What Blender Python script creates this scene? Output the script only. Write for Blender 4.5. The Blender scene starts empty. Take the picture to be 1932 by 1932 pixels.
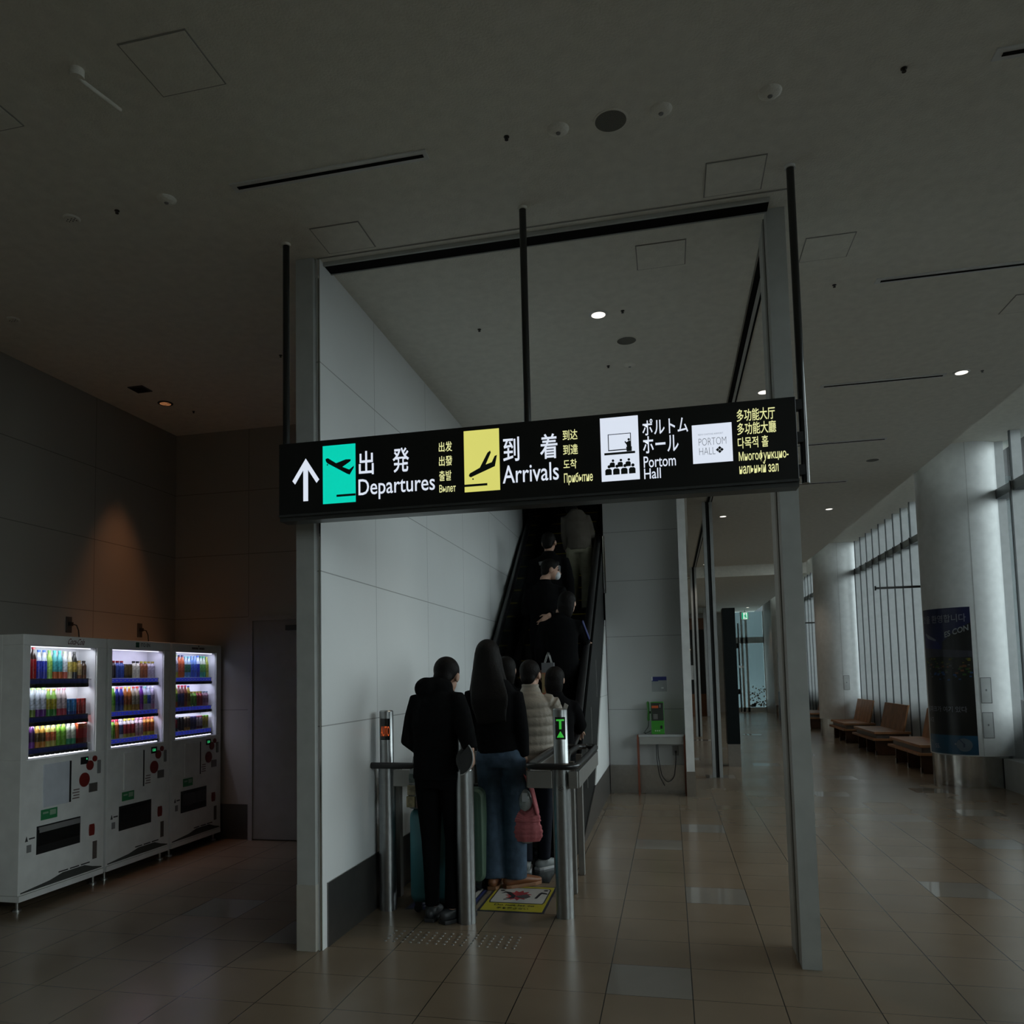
import bpy, math, random
from mathutils import Vector, Matrix
random.seed(7)
SC = bpy.context.scene
COL = SC.collection
PI = math.pi

# ------------------------------------------------------------------ camera
yaw, pitch, roll = 0.229618, 0.075308, 0.019825
F_PX, CX, CY = 1505.88, 909.70, 1162.83
Rz = Matrix.Rotation(yaw, 3, 'Z'); Rx = Matrix.Rotation(pitch, 3, 'X'); Ry = Matrix.Rotation(roll, 3, 'Y')
R = Rz @ Rx @ Ry
right, fwd, up = R.col[0], R.col[1], R.col[2]
cam = bpy.data.cameras.new('camera')
cam.sensor_width = 36.0
cam.lens = 36.0 * F_PX / 1932.0
cam.shift_x = (966.0 - CX) / 1932.0
cam.shift_y = (CY - 966.0) / 1932.0
cam.clip_end = 300
camo = bpy.data.objects.new('camera', cam)
COL.objects.link(camo)
m4 = Matrix((right, up, -fwd)).transposed().to_4x4()
m4.translation = Vector((0, 0, 1.5043))
camo.matrix_world = m4
SC.camera = camo

# ------------------------------------------------------------------ world, exposure
SKY = 4.5
W = bpy.data.worlds.new('overcast_sky'); SC.world = W; W.use_nodes = True
nt = W.node_tree
bg = nt.nodes['Background']
tc = nt.nodes.new('ShaderNodeTexCoord'); nz = nt.nodes.new('ShaderNodeTexNoise'); nz.inputs['Scale'].default_value = 2.5
rp = nt.nodes.new('ShaderNodeValToRGB')
rp.color_ramp.elements[0].color = (0.88, 0.96, 1.0, 1); rp.color_ramp.elements[1].color = (0.93, 0.99, 1.0, 1)
nt.links.new(tc.outputs['Generated'], nz.inputs['Vector']); nt.links.new(nz.outputs['Fac'], rp.inputs['Fac'])
nt.links.new(rp.outputs['Color'], bg.inputs['Color'])
bg.inputs['Strength'].default_value = SKY
SC.view_settings.view_transform = 'Standard'
SC.view_settings.look = 'None'
SC.view_settings.exposure = 0.0
SC.view_settings.gamma = 1.0
SC.view_settings.use_curve_mapping = False
try:
    SC.cycles.use_denoising = True
    SC.cycles.denoiser = 'OPENIMAGEDENOISE'
    SC.cycles.max_bounces = 8
    SC.cycles.diffuse_bounces = 4
    SC.cycles.glossy_bounces = 4
    SC.cycles.transmission_bounces = 4
    SC.cycles.transparent_max_bounces = 10
    SC.cycles.sample_clamp_indirect = 4.0
    SC.cycles.caustics_reflective = False
    SC.cycles.caustics_refractive = False
except Exception:
    pass

def portal(y0, y1, x, z0, z1):
    l = bpy.data.lights.new('window_portal', 'AREA'); l.shape = 'RECTANGLE'
    l.size = z1 - z0; l.size_y = y1 - y0
    l.cycles.is_portal = True
    o = bpy.data.objects.new('window_portal', l); COL.objects.link(o)
    o.location = (x, (y0 + y1) / 2, (z0 + z1) / 2); o.rotation_euler = (0, PI / 2, 0)
portal(-3, 2.4, 4.42, 0.4, 4.4)
portal(3.6, 11.6, 4.42, 0.4, 4.4)
portal(11.6, 31, 4.42, 0.4, 4.4)

# ------------------------------------------------------------------ materials
_m = {}
def M(name, col, rough=0.5, metal=0.0, spec=0.5, var=0.06, scale=9.0, bump=0.0, bscale=60.0, coat=0.0):
    if name in _m: return _m[name]
    m = bpy.data.materials.new(name); m.use_nodes = True
    t = m.node_tree; b = t.nodes['Principled BSDF']
    tc = t.nodes.new('ShaderNodeTexCoord')
    n = t.nodes.new('ShaderNodeTexNoise'); n.inputs['Scale'].default_value = scale; n.inputs['Detail'].default_value = 3
    r = t.nodes.new('ShaderNodeValToRGB')
    lo = [max(0, c * (1 - var)) for c in col]; hi = [min(1, c * (1 + var)) for c in col]
    r.color_ramp.elements[0].position = 0.3; r.color_ramp.elements[1].position = 0.7
    r.color_ramp.elements[0].color = (*lo, 1); r.color_ramp.elements[1].color = (*hi, 1)
    t.links.new(tc.outputs['Object'], n.inputs['Vector']); t.links.new(n.outputs['Fac'], r.inputs['Fac'])
    t.links.new(r.outputs['Color'], b.inputs['Base Color'])
    b.inputs['Roughness'].default_value = rough; b.inputs['Metallic'].default_value = metal
    b.inputs['Specular IOR Level'].default_value = spec
    if coat: b.inputs['Coat Weight'].default_value = coat
    if bump:
        n2 = t.nodes.new('ShaderNodeTexNoise'); n2.inputs['Scale'].default_value = bscale; n2.inputs['Detail'].default_value = 4
        bp = t.nodes.new('ShaderNodeBump'); bp.inputs['Strength'].default_value = bump; bp.inputs['Distance'].default_value = 0.01
        t.links.new(tc.outputs['Object'], n2.inputs['Vector']); t.links.new(n2.outputs['Fac'], bp.inputs['Height'])
        t.links.new(bp.outputs['Normal'], b.inputs['Normal'])
    _m[name] = m
    return m

def ME(name, col, strength, base=(0.02, 0.02, 0.02)):
    if name in _m: return _m[name]
    m = bpy.data.materials.new(name); m.use_nodes = True
    t = m.node_tree; b = t.nodes['Principled BSDF']
    b.inputs['Base Color'].default_value = (*base, 1)
    tc = t.nodes.new('ShaderNodeTexCoord'); n = t.nodes.new('ShaderNodeTexNoise'); n.inputs['Scale'].default_value = 3
    r = t.nodes.new('ShaderNodeValToRGB')
    r.color_ramp.elements[0].color = (*[c * 0.95 for c in col], 1); r.color_ramp.elements[1].color = (*col, 1)
    t.links.new(tc.outputs['Object'], n.inputs['Vector']); t.links.new(n.outputs['Fac'], r.inputs['Fac'])
    t.links.new(r.outputs['Color'], b.inputs['Emission Color'])
    b.inputs['Emission Strength'].default_value = strength
    b.inputs['Roughness'].default_value = 0.35
    _m[name] = m
    return m

def _math(t, op, a, b=None):
    n = t.nodes.new('ShaderNodeMath'); n.operation = op
    for i, v in enumerate((a, b)):
        if v is None: continue
        if isinstance(v, (int, float)): n.inputs[i].default_value = v
        else: t.links.new(v, n.inputs[i])
    return n.outputs[0]

def glass(name, tint=(1, 1, 1), refl=0.06):
    if name in _m: return _m[name]
    m = bpy.data.materials.new(name); m.use_nodes = True
    t = m.node_tree; t.nodes.clear()
    o = t.nodes.new('ShaderNodeOutputMaterial'); mx = t.nodes.new('ShaderNodeMixShader')
    tr = t.nodes.new('ShaderNodeBsdfTransparent'); gl = t.nodes.new('ShaderNodeBsdfGlossy')
    tr.inputs['Color'].default_value = (*tint, 1); gl.inputs['Roughness'].default_value = 0.02
    lw = t.nodes.new('ShaderNodeFresnel'); lw.inputs['IOR'].default_value = 1.35
    ge = t.nodes.new('ShaderNodeNewGeometry')
    fz = _math(t, 'MULTIPLY', lw.outputs['Fac'], _math(t, 'SUBTRACT', 1.0, ge.outputs['Backfacing']))
    t.links.new(fz, mx.inputs['Fac']); t.links.new(tr.outputs[0], mx.inputs[1]); t.links.new(gl.outputs[0], mx.inputs[2])
    t.links.new(mx.outputs[0], o.inputs['Surface'])
    _m[name] = m
    return m

def panel_mat(name, col, zl, ax, pitch, off, rough=0.35, line=0.45, spec=0.5):
    """white wall panels: thin joints at heights zl and every `pitch` along world axis ax"""
    if name in _m: return _m[name]
    m = M(name, col, rough, 0, spec, 0.02, 1.5)
    t = m.node_tree; b = t.nodes['Principled BSDF']
    g = t.nodes.new('ShaderNodeNewGeometry'); s = t.nodes.new('ShaderNodeSeparateXYZ')
    t.links.new(g.outputs['Position'], s.inputs[0])
    mask = None
    for z in zl:
        q = _math(t, 'LESS_THAN', _math(t, 'ABSOLUTE', _math(t, 'SUBTRACT', s.outputs['Z'], z)), 0.0032)
        mask = q if mask is None else _math(t, 'MAXIMUM', mask, q)
    if pitch:
        fr = _math(t, 'FRACT', _math(t, 'ADD', _math(t, 'DIVIDE', _math(t, 'SUBTRACT', s.outputs[ax], off), pitch), 100.5))
        q = _math(t, 'LESS_THAN', _math(t, 'ABSOLUTE', _math(t, 'SUBTRACT', fr, 0.5)), 0.003 / pitch)
        mask = _math(t, 'MAXIMUM', mask, q) if mask is not None else q
    old = b.inputs['Base Color'].links[0].from_socket
    mx = t.nodes.new('ShaderNodeMix'); mx.data_type = 'RGBA'
    t.links.new(mask, mx.inputs['Factor']); t.links.new(old, mx.inputs['A'])
    mx.inputs['B'].default_value = (*[c * line for c in col], 1)
    t.links.new(mx.outputs['Result'], b.inputs['Base Color'])
    return m

def tile_mat(name, col, rough, spec):
    m = M(name, col, rough, 0, spec, 0.10, 1.3)
    t = m.node_tree; b = t.nodes['Principled BSDF']
    g = t.nodes.new('ShaderNodeNewGeometry'); s = t.nodes.new('ShaderNodeSeparateXYZ')
    t.links.new(g.outputs['Position'], s.inputs[0])
    mask = None
    for ax, off in (('X', -0.353), ('Y', 3.915)):
        fr = _math(t, 'FRACT', _math(t, 'ADD', _math(t, 'DIVIDE', _math(t, 'SUBTRACT', s.outputs[ax], off), 0.4), 100.5))
        q = _math(t, 'LESS_THAN', _math(t, 'ABSOLUTE', _math(t, 'SUBTRACT', fr, 0.5)), 0.0026 / 0.4 if ax == 'X' else 0.0018 / 0.4)
        mask = q if mask is None else _math(t, 'MAXIMUM', mask, q)
    old = b.inputs['Base Color'].links[0].from_socket
    mx = t.nodes.new('ShaderNodeMix'); mx.data_type = 'RGBA'
    t.links.new(mask, mx.inputs['Factor']); t.links.new(old, mx.inputs['A'])
    mx.inputs['B'].default_value = (0.02, 0.017, 0.013, 1)
    t.links.new(mx.outputs['Result'], b.inputs['Base Color'])
    # each tile a touch different in tone
    wn = t.nodes.new('ShaderNodeTexWhiteNoise'); wn.noise_dimensions = '2D'
    cmb = t.nodes.new('ShaderNodeCombineXYZ')
    for ax, off in (('X', -0.353), ('Y', 3.915)):
        fl = _math(t, 'FLOOR', _math(t, 'DIVIDE', _math(t, 'SUBTRACT', s.outputs[ax], off), 0.4))
        t.links.new(fl, cmb.inputs[ax])
    t.links.new(cmb.outputs[0], wn.inputs['Vector'])
    t.links.new(_math(t, 'ADD', _math(t, 'MULTIPLY', wn.outputs['Value'], 0.06), rough - 0.03), b.inputs['Roughness'])
    return m

# ------------------------------------------------------------------ mesh helpers
class MB:
    def __init__(s): s.v = []; s.f = []; s.mi = []
    def add(s, vs, fs, mi=0):
        o = len(s.v); s.v += [tuple(p) for p in vs]
        for f in fs: s.f.append([i + o for i in f]); s.mi.append(mi)
        return s
    def box(s, x0, y0, z0, x1, y1, z1, mi=0):
        x0, x1 = min(x0, x1), max(x0, x1); y0, y1 = min(y0, y1), max(y0, y1); z0, z1 = min(z0, z1), max(z0, z1)
        return s.add([(x0,y0,z0),(x1,y0,z0),(x1,y1,z0),(x0,y1,z0),(x0,y0,z1),(x1,y0,z1),(x1,y1,z1),(x0,y1,z1)],
                     [(0,3,2,1),(4,5,6,7),(0,1,5,4),(1,2,6,5),(2,3,7,6),(3,0,4,7)], mi)
    def prism(s, pts, d, mi=0):
        """closed prism: 3-D polygon pts extruded by vector d (polygon wound so its normal is -d)"""
        n = len(pts); d = Vector(d); p = [Vector(q) for q in pts]
        nrm = Vector((0, 0, 0))
        for i in range(n): nrm += p[i].cross(p[(i + 1) % n])
        if nrm.dot(d) > 0: p.reverse()
        q = [a + d for a in p]
        fs = [tuple(range(n)), tuple(range(2 * n - 1, n - 1, -1))]
        fs += [(i, i + n, (i + 1) % n + n, (i + 1) % n) for i in range(n)]
        return s.add(p + q, fs, mi)
    def rings(s, rings, cap=True, mi=0):
        n = len(rings[0]); vs = [p for r in rings for p in r]; fs = []
        for k in range(len(rings) - 1):
            for i in range(n):
                j = (i + 1) % n
                fs.append((k*n+i, k*n+j, (k+1)*n+j, (k+1)*n+i))
        if cap:
            fs.append(tuple(range(n - 1, -1, -1))); b = (len(rings) - 1) * n
            fs.append(tuple(range(b, b + n)))
        return s.add(vs, fs, mi)
    def cyl(s, p0, p1, r0, r1=None, n=20, mi=0):
        return s.loft([p0, p1], [r0, r0 if r1 is None else r1], n=n, mi=mi)
    def loft(s, pts, rad, n=14, ref=(1, 0, 0), rnd=False, mi=0):
        P = [Vector(p) for p in pts]; RR = [(r, r) if isinstance(r, (int, float)) else r for r in rad]
        if rnd:   # rounded ends
            t0 = (P[0] - P[1]).normalized(); t1 = (P[-1] - P[-2]).normalized()
            h0 = min(RR[0]); h1 = min(RR[-1])
            P = [P[0] + t0*h0*.95, P[0] + t0*h0*.6] + P + [P[-1] + t1*h1*.6, P[-1] + t1*h1*.95]
            k = lambda r, c: (r[0]*c, r[1]*c)
            RR = [k(RR[0], .3), k(RR[0], .8)] + RR + [k(RR[-1], .8), k(RR[-1], .3)]
        rs = []; side = None
        for i in range(len(P)):
            t = (P[min(i + 1, len(P) - 1)] - P[max(i - 1, 0)]).normalized()
            rf = Vector(ref)
            if abs(rf.dot(t)) > 0.93: rf = Vector((0, 1, 0)) if abs(t.y) < .9 else Vector((0, 0, 1))
            sd = (rf - t * rf.dot(t)).normalized()
            if side is not None and sd.dot(side) < 0: sd = -sd
            side = sd
            u = t.cross(sd)
            rs.append([P[i] + sd * (RR[i][0] * math.cos(a)) + u * (RR[i][1] * math.sin(a)) for a in (2 * PI * k / n for k in range(n))])
        return s.rings(rs, mi=mi)
    def tube(s, pts, r, n=8, mi=0): return s.loft(pts, [r] * len(pts), n=n, mi=mi)
    def lathe(s, prof, c=(0, 0, 0), n=20, mi=0):
        c = Vector(c)
        return s.rings([[c + Vector((r * math.cos(a), r * math.sin(a), z)) for a in (2*PI*k/n for k in range(n))] for r, z in prof], mi=mi)
    def ball(s, c, r, n=14, mi=0, rot=None):
        r = (r, r, r) if isinstance(r, (int, float)) else r
        c = Vector(c); rs = []
        for k in range(1, n):
            ph = PI * k / n - PI / 2
            ring = [Vector((r[0]*math.cos(ph)*math.cos(a), r[1]*math.cos(ph)*math.sin(a), r[2]*math.sin(ph))) for a in (2*PI*i/(n+4) for i in range(n+4))]
            if rot: ring = [rot @ p for p in ring]
            rs.append([c + p for p in ring])
        return s.rings(rs, mi=mi)
    def build(s, name, mats, parent=None, world=True, smooth=None, bev=0.0):
        me = bpy.data.meshes.new(name)
        off = Vector((0, 0, 0))
        if parent is not None and world:
            p = parent
            while p is not None: off += p.location; p = p.parent
        me.from_pydata([tuple(Vector(v) - off) for v in s.v], [], s.f)
        mats = mats if isinstance(mats, (list, tuple)) else [mats]
        for m in mats: me.materials.append(m)
        me.polygons.foreach_set('material_index', s.mi)
        if smooth is not None:
            me.polygons.foreach_set('use_smooth', [True] * len(me.polygons))
            me.set_sharp_from_angle(angle=math.radians(smooth))
        me.update()
        o = bpy.data.objects.new(name, me); COL.objects.link(o)
        if parent is not None: o.parent = parent
        if bev:
            b = o.modifiers.new('bevel', 'BEVEL'); b.width = bev; b.segments = 2; b.limit_method = 'ANGLE'
        return o

def remesh(mb, voxel, smooth_it=4, n_fac=0.5):
    """one continuous surface out of overlapping lofts -> new MB-like mesh datablock"""
    me = bpy.data.meshes.new('tmp'); me.from_pydata(mb.v, [], mb.f); me.update()
    o = bpy.data.objects.new('tmp', me); COL.objects.link(o)
    r = o.modifiers.new('r', 'REMESH'); r.mode = 'VOXEL'; r.voxel_size = voxel; r.use_smooth_shade = True
    if smooth_it:
        k = o.modifiers.new('s', 'SMOOTH'); k.iterations = smooth_it; k.factor = n_fac
    dg = bpy.context.evaluated_depsgraph_get(); dg.update()
    out = bpy.data.meshes.new_from_object(o.evaluated_get(dg))
    bpy.data.objects.remove(o); bpy.data.meshes.remove(me)
    out.polygons.foreach_set('use_smooth', [True] * len(out.polygons))
    return out

def link_mesh(name, me, mat, parent=None):
    me.materials.clear(); me.materials.append(mat); me.name = name
    o = bpy.data.objects.new(name, me); COL.objects.link(o)
    if parent is not None: o.parent = parent
    return o

def thing(name, label, cat, loc=(0, 0, 0), rotz=0.0, group=None):
    o = bpy.data.objects.new(name, None); COL.objects.link(o)
    o.empty_display_size = 0.1
    o.location = loc; o.rotation_euler = (0, 0, rotz)
    return tag(o, label, cat, group)
def tag(o, label, cat, group=None):
    o['label'] = label; o['category'] = cat
    if group: o['group'] = group
    return o
def struct(o, label=None):
    o['kind'] = 'structure'
    if label: o['label'] = label
    return o
def dup(o, parent=None):
    c = o.copy(); COL.objects.link(c)
    if parent is not None: c.parent = parent
    for ch in list(o.children): dup(ch, c)
    return c

_tc = {}
def glyphs(body, bold=0.0):
    k = (body, bold)
    if k in _tc: return _tc[k]
    cu = bpy.data.curves.new('t', 'FONT'); cu.body = body; cu.offset = bold; cu.resolution_u = 3
    o = bpy.data.objects.new('t', cu); COL.objects.link(o)
    dg = bpy.context.evaluated_depsgraph_get(); dg.update()
    me = bpy.data.meshes.new_from_object(o.evaluated_get(dg))
    vs = [(v.co.x, v.co.y) for v in me.vertices]; fs = [list(p.vertices) for p in me.polygons]
    bpy.data.objects.remove(o); bpy.data.meshes.remove(me); bpy.data.curves.remove(cu)
    x0 = min(v[0] for v in vs); x1 = max(v[0] for v in vs); y0 = min(v[1] for v in vs); y1 = max(v[1] for v in vs)
    _tc[k] = ([((x - x0) / (x1 - x0), (y - y0) / (y1 - y0)) for x, y in vs], fs)
    return _tc[k]
def text_mb(mb, body, fn, bold=0.0, mi=0, shear=0.0):
    """fn maps unit-square (a,b) of the ink box to a 3-D point"""
    vs, fs = glyphs(body, bold)
    mb.add([fn(a + shear * b, b) for a, b in vs], fs, mi)
    return mb
def rect_fn(p0, U, V, w, h, off=0.0):
    p0 = Vector(p0); U = Vector(U); V = Vector(V); N = U.cross(V)
    return lambda a, b: p0 + U * (a * w) + V * (b * h) + N * off

# common materials
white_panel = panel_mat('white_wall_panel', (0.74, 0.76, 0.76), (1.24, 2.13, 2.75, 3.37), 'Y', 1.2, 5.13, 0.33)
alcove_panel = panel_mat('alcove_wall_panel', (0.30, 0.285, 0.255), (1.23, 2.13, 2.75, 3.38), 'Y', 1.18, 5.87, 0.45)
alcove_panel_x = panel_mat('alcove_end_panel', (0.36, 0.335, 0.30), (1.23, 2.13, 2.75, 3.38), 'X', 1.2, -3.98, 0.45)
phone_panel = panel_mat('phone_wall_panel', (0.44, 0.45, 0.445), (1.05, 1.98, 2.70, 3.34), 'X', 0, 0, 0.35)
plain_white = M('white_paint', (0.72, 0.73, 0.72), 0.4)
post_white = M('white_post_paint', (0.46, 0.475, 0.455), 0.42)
ceil_m = M('ceiling_board', (0.80, 0.785, 0.715), 0.9, 0, 0.2, 0.05, 14, 0.35, 90)
shaft_m = M('shaft_shade_black', (0.010, 0.010, 0.010), 0.6)  # near-black colour stands in for the darkness of the unlit shaft
steel = M('brushed_steel', (0.55, 0.54, 0.52), 0.28, 1.0, 0.5, 0.05, 30)
steel_dark = M('dark_steel_skirting', (0.16, 0.155, 0.15), 0.3, 0.8, 0.5, 0.05, 12)
chrome = M('polished_chrome', (0.8, 0.8, 0.8), 0.08, 1.0)
black = M('black_matte', (0.012, 0.013, 0.013), 0.55)
black_gloss = M('black_gloss', (0.010, 0.011, 0.011), 0.18, 0, 0.5, 0.05, 9, 0, 60, 0.3)
dark_grey = M('dark_grey_plastic', (0.05, 0.05, 0.05), 0.5)
mid_grey = M('mid_grey_plastic', (0.22, 0.22, 0.22), 0.5)
line_m = M('shadow_gap', (0.30, 0.295, 0.27), 0.8)
track_m = M('shutter_track_black', (0.004, 0.004, 0.004), 0.8, 0, 0.1)

# ------------------------------------------------------------------ floor
tile = tile_mat('beige_floor_tile', (0.222, 0.170, 0.119), 0.23, 0.4)
tile_p = tile_mat('polished_pale_tile', (0.25, 0.23, 0.20), 0.06, 0.7)
NX0, NY0 = -13, -18          # cell range
NX1, NY1 = 12, 70
pol = {(0,0),(1,4),(0,8),(1,10),(5,6),(6,6),(7,13),(8,13),(5,16),(5,15),(7,9),(9,12),(2,20),(4,24),(1,26),(6,28),(3,31),(-7,2),(-5,1),(6,18),(8,19),(10,15),(2,35),(5,38)}
pol = {(0,0),(1,4),(0,8),(1,10),(5,5),(7,9),(8,13),(5,16),(8,17),(-7,2),(-5,1),(2,20),(4,24),(1,26),(6,28),(3,31),(6,20),(2,36),(5,40),(10,11),(3,-5),(-2,-7)}
mb = MB()
for i in range(NX0, NX1):
    for j in range(NY0, NY1):
        x = -0.353 + 0.4 * i; y = 3.915 + 0.4 * j
        mb.add([(x, y, 0), (x + .4, y, 0), (x + .4, y + .4, 0), (x, y + .4, 0)], [(0, 1, 2, 3)], 1 if (i, j) in pol else 0)
fl = struct(mb.build('floor', [tile, tile_p]), 'beige tiled floor with scattered polished pale tiles')

# ------------------------------------------------------------------ ceiling
mb = MB()
mb.box(-5.0, -3.2, 4.0, -1.94, 7.2, 4.15)
mb.box(-1.94, -3.2, 4.0, -0.78, 8.9, 4.15)
mb.box(-0.78, -3.2, 4.0, 3.15, 19.6, 4.15)
mb.box(-4.2, 14.0, 4.0, -0.78, 19.6, 4.15)
mb.box(3.05, -3.2, 4.36, 4.4, 31.6, 4.5); mb.box(3.05, -3.2, 4.15, 3.15, 31.6, 4.36)
mb.box(-4.2, 19.6, 3.74, 3.15, 31.6, 4.15)
struct(mb.build('ceiling', ceil_m), 'pale textured board ceiling')

# ------------------------------------------------------------------ walls
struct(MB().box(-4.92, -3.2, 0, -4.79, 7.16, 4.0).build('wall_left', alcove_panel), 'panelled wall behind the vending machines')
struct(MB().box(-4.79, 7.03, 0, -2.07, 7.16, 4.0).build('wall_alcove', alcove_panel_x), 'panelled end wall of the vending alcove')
mb = MB().box(-2.075, 4.24, 0, -1.94, 10.9, 4.0)
struct(mb.build('wall_escalator_left', white_panel), 'tall white panelled wall beside the escalator')
struct(MB().box(-2.075, 10.9, 0, -1.94, 14.0, 6.6).box(-2.075, 8.8, 4.0, -1.94, 10.9, 6.6).build('wall_shaft_left', shaft_m))  # rear stretch of the white wall, its shadow put in as black
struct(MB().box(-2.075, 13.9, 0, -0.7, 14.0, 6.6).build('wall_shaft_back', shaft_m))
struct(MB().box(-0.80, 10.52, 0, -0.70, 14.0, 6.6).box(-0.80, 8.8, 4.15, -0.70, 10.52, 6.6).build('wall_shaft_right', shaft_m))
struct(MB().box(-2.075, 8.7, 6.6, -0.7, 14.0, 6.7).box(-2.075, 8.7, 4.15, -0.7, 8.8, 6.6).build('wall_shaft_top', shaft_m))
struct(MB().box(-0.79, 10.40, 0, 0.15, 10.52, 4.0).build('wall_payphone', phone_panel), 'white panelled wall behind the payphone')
struct(MB().box(0.15, 10.15, 0.30, 0.247, 10.60, 4.0).build('trim_1', plain_white), 'white pillar at the right end of the payphone wall')
struct(MB().box(0.145, 10.14, 0, 0.252, 10.61, 0.30).build('baseboard_pillar', steel))
struct(MB().box(-0.79, 10.385, 0, 0.145, 10.40, 0.35).build('baseboard_payphone', steel), 'brushed steel skirting below the payphone')
struct(MB().box(-1.94, 4.30, 0, -1.932, 10.3, 0.355).build('baseboard_escalator', steel_dark))
struct(MB().box(-4.79, -3.2, 0, -4.782, 7.03, 0.33).box(-4.79, 7.022, 0, -3.96, 7.03, 0.33).build('baseboard_alcove', steel_dark))
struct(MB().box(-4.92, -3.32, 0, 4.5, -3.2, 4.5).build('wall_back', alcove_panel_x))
struct(MB().box(-4.3, 14.0, 0, -4.2, 31.6, 4.0).box(-4.2, 14.0, 0, -2.07, 14.1, 4.0).build('wall_far_left', M('far_beige_wall', (0.42, 0.37, 0.32), 0.6)))

# end pillar of the white wall with its steel foot and shutter guide
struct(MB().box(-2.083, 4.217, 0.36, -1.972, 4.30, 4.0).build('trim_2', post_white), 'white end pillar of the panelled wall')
struct(MB().box(-2.085, 4.214, 0, -1.970, 4.31, 0.36).build('baseboard_end_pillar', M('matte_steel', (.56, .54, .48), .5, .35)))
mb = MB(); mb.box(-1.972, 4.235, 0, -1.962, 4.30, 4.0); mb.box(-1.950, 4.235, 0, -1.942, 4.30, 4.0); mb.box(-1.962, 4.26, 0, -1.950, 4.30, 4.0, 1)
struct(mb.build('trim_3', [chrome, black]), 'steel shutter guide on the end pillar')

# free-standing post on the right
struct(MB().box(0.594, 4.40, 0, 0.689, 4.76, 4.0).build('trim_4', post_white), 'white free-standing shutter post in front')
struct(MB().box(0.588, 4.50, 0, 0.594, 4.56, 4.0).build('trim_5', line_m))

# shutter slots in the ceiling
mb = MB(); mb.box(-1.955, 4.30, 3.985, 0.60, 4.40, 3.999, 1); mb.box(-1.955, 4.285, 3.98, 0.60, 4.30, 4.0, 0); mb.box(-1.955, 4.40, 3.98, 0.60, 4.408, 4.0, 0)
mb.box(-1.955, 4.232, 3.995, 0.69, 4.238, 4.0, 2)
struct(mb.build('trim_6', [post_white, track_m, line_m]), 'black shutter slot across the ceiling')
mb = MB(); mb.box(0.610, 4.84, 3.99, 0.645, 19.5, 3.999, 1); mb.box(0.668, 5.22, 3.99, 0.684, 19.5, 3.999, 1); mb.box(0.645, 4.84, 3.985, 0.668, 19.5, 4.0, 0); mb.box(0.598, 4.5, 3.994, 0.604, 19.5, 4.0, 2)
struct(mb.build('trim_7', [post_white, track_m, line_m]), 'pair of black shutter slots running down the ceiling')
# shutter guides further down
for k, (x, y) in enumerate(((0.60, 12.0), (0.60, 19.5))):
    mb = MB(); mb.box(x - .06, y, 0, x - .015, y + .12, 4.0, 0); mb.box(x - .015, y + .03, 0, x + .035, y + .12, 4.0, 1); mb.box(x + .035, y, 0, x + .08, y + .12, 4.0, 0)
    struct(mb.build('trim_%d' % (8 + k), [M('guide_grey', (0.45, 0.47, 0.47), 0.35, 0.3), black]), ('nearer' if k == 0 else 'farther') + ' grey shutter guide post with black groove')
# chrome guide strips at both ends of the payphone wall
struct(MB().box(-0.80, 10.37, 2.55, -0.785, 10.40, 3.3).box(-0.775, 10.37, 2.55, -0.768, 10.40, 3.3).build('trim_10', chrome))
struct(MB().box(0.247, 10.20, 2.7, 0.275, 10.24, 3.72).build('trim_11', chrome))

# alcove door
dm = M('alcove_door_paint', (0.27, 0.25, 0.23), 0.45)
mb = MB(); mb.box(-3.96, 6.985, 0, -3.915, 7.03, 2.13); mb.box(-3.0, 6.985, 0, -2.955, 7.03, 2.13); mb.box(-3.915, 6.985, 2.085, -3.0, 7.03, 2.13)
door = struct(MB().box(-3.915, 7.0, 0.012, -3.0, 7.03, 2.085).build('door_1', dm), 'plain grey door in the vending alcove')
c = mb.build('door_frame', M('door_frame_grey', (0.34, 0.32, 0.30), 0.4), door)
c = MB().box(-3.55, 6.95, 1.98, -3.25, 7.0, 2.03).build('door_closer', dark_grey, door)

# ------------------------------------------------------------------ window wall on the right
XW = 4.08
fin_m = M('white_fin', (0.44, 0.46, 0.465), 0.35)
frame_m = M('window_frame_grey', (0.13, 0.14, 0.14), 0.4, 0.4)
pane_m = glass('window_glass', (0.93, 0.97, 0.97))
bays = ((-3.2, 2.4), (3.6, 11.6), (11.6, 19.7), (19.7, 27.8), (27.8, 31.6))
fin_me = None
for bi, (a, b) in enumerate(bays):
    w = struct(MB().box(XW + .13, a, 3.62, XW + .20, b, 3.76).box(XW + .13, a, 0.30, XW + .20, b, 0.36).build('window_%d' % (bi + 1), frame_m),
               'tall glazed bay %d with white vertical fins' % (bi + 1))
    MB().box(XW + .165, a, 0.36, XW + .175, b, 3.62).box(XW + .165, a, 3.76, XW + .175, b, 4.42).build('pane', pane_m, w)
    MB().box(XW + .02, a, 3.62, XW + .13, b, 3.74).build('transom', frame_m, w)
    y = 9.41 * 1.14 + 0.525 * math.ceil((a - 9.41 * 1.14) / 0.525 + 1e-6)
    while y < b - 1e-6:
        if fin_me is None:
            f0 = MB().box(0, -.012, 0, .145, .012, 3.74).box(.035, -.012, 3.74, .145, .012, 4.42).box(-.006, -.016, 0, .010, .016, 3.74, 1).box(.020, -.016, 3.74, .035, .016, 4.42, 1).build('fin', [fin_m, M('fin_edge_shade', (.075, .085, .088), .5)], w)  # dark edge strips carry the shade of the fins' room-side edges
            fin_me = f0.data; f0.location = (XW, y, 0)
        else:
            f = bpy.data.objects.new('fin', fin_me); COL.objects.link(f); f.parent = w; f.location = (XW, y, 0)
        y += 0.525
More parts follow.
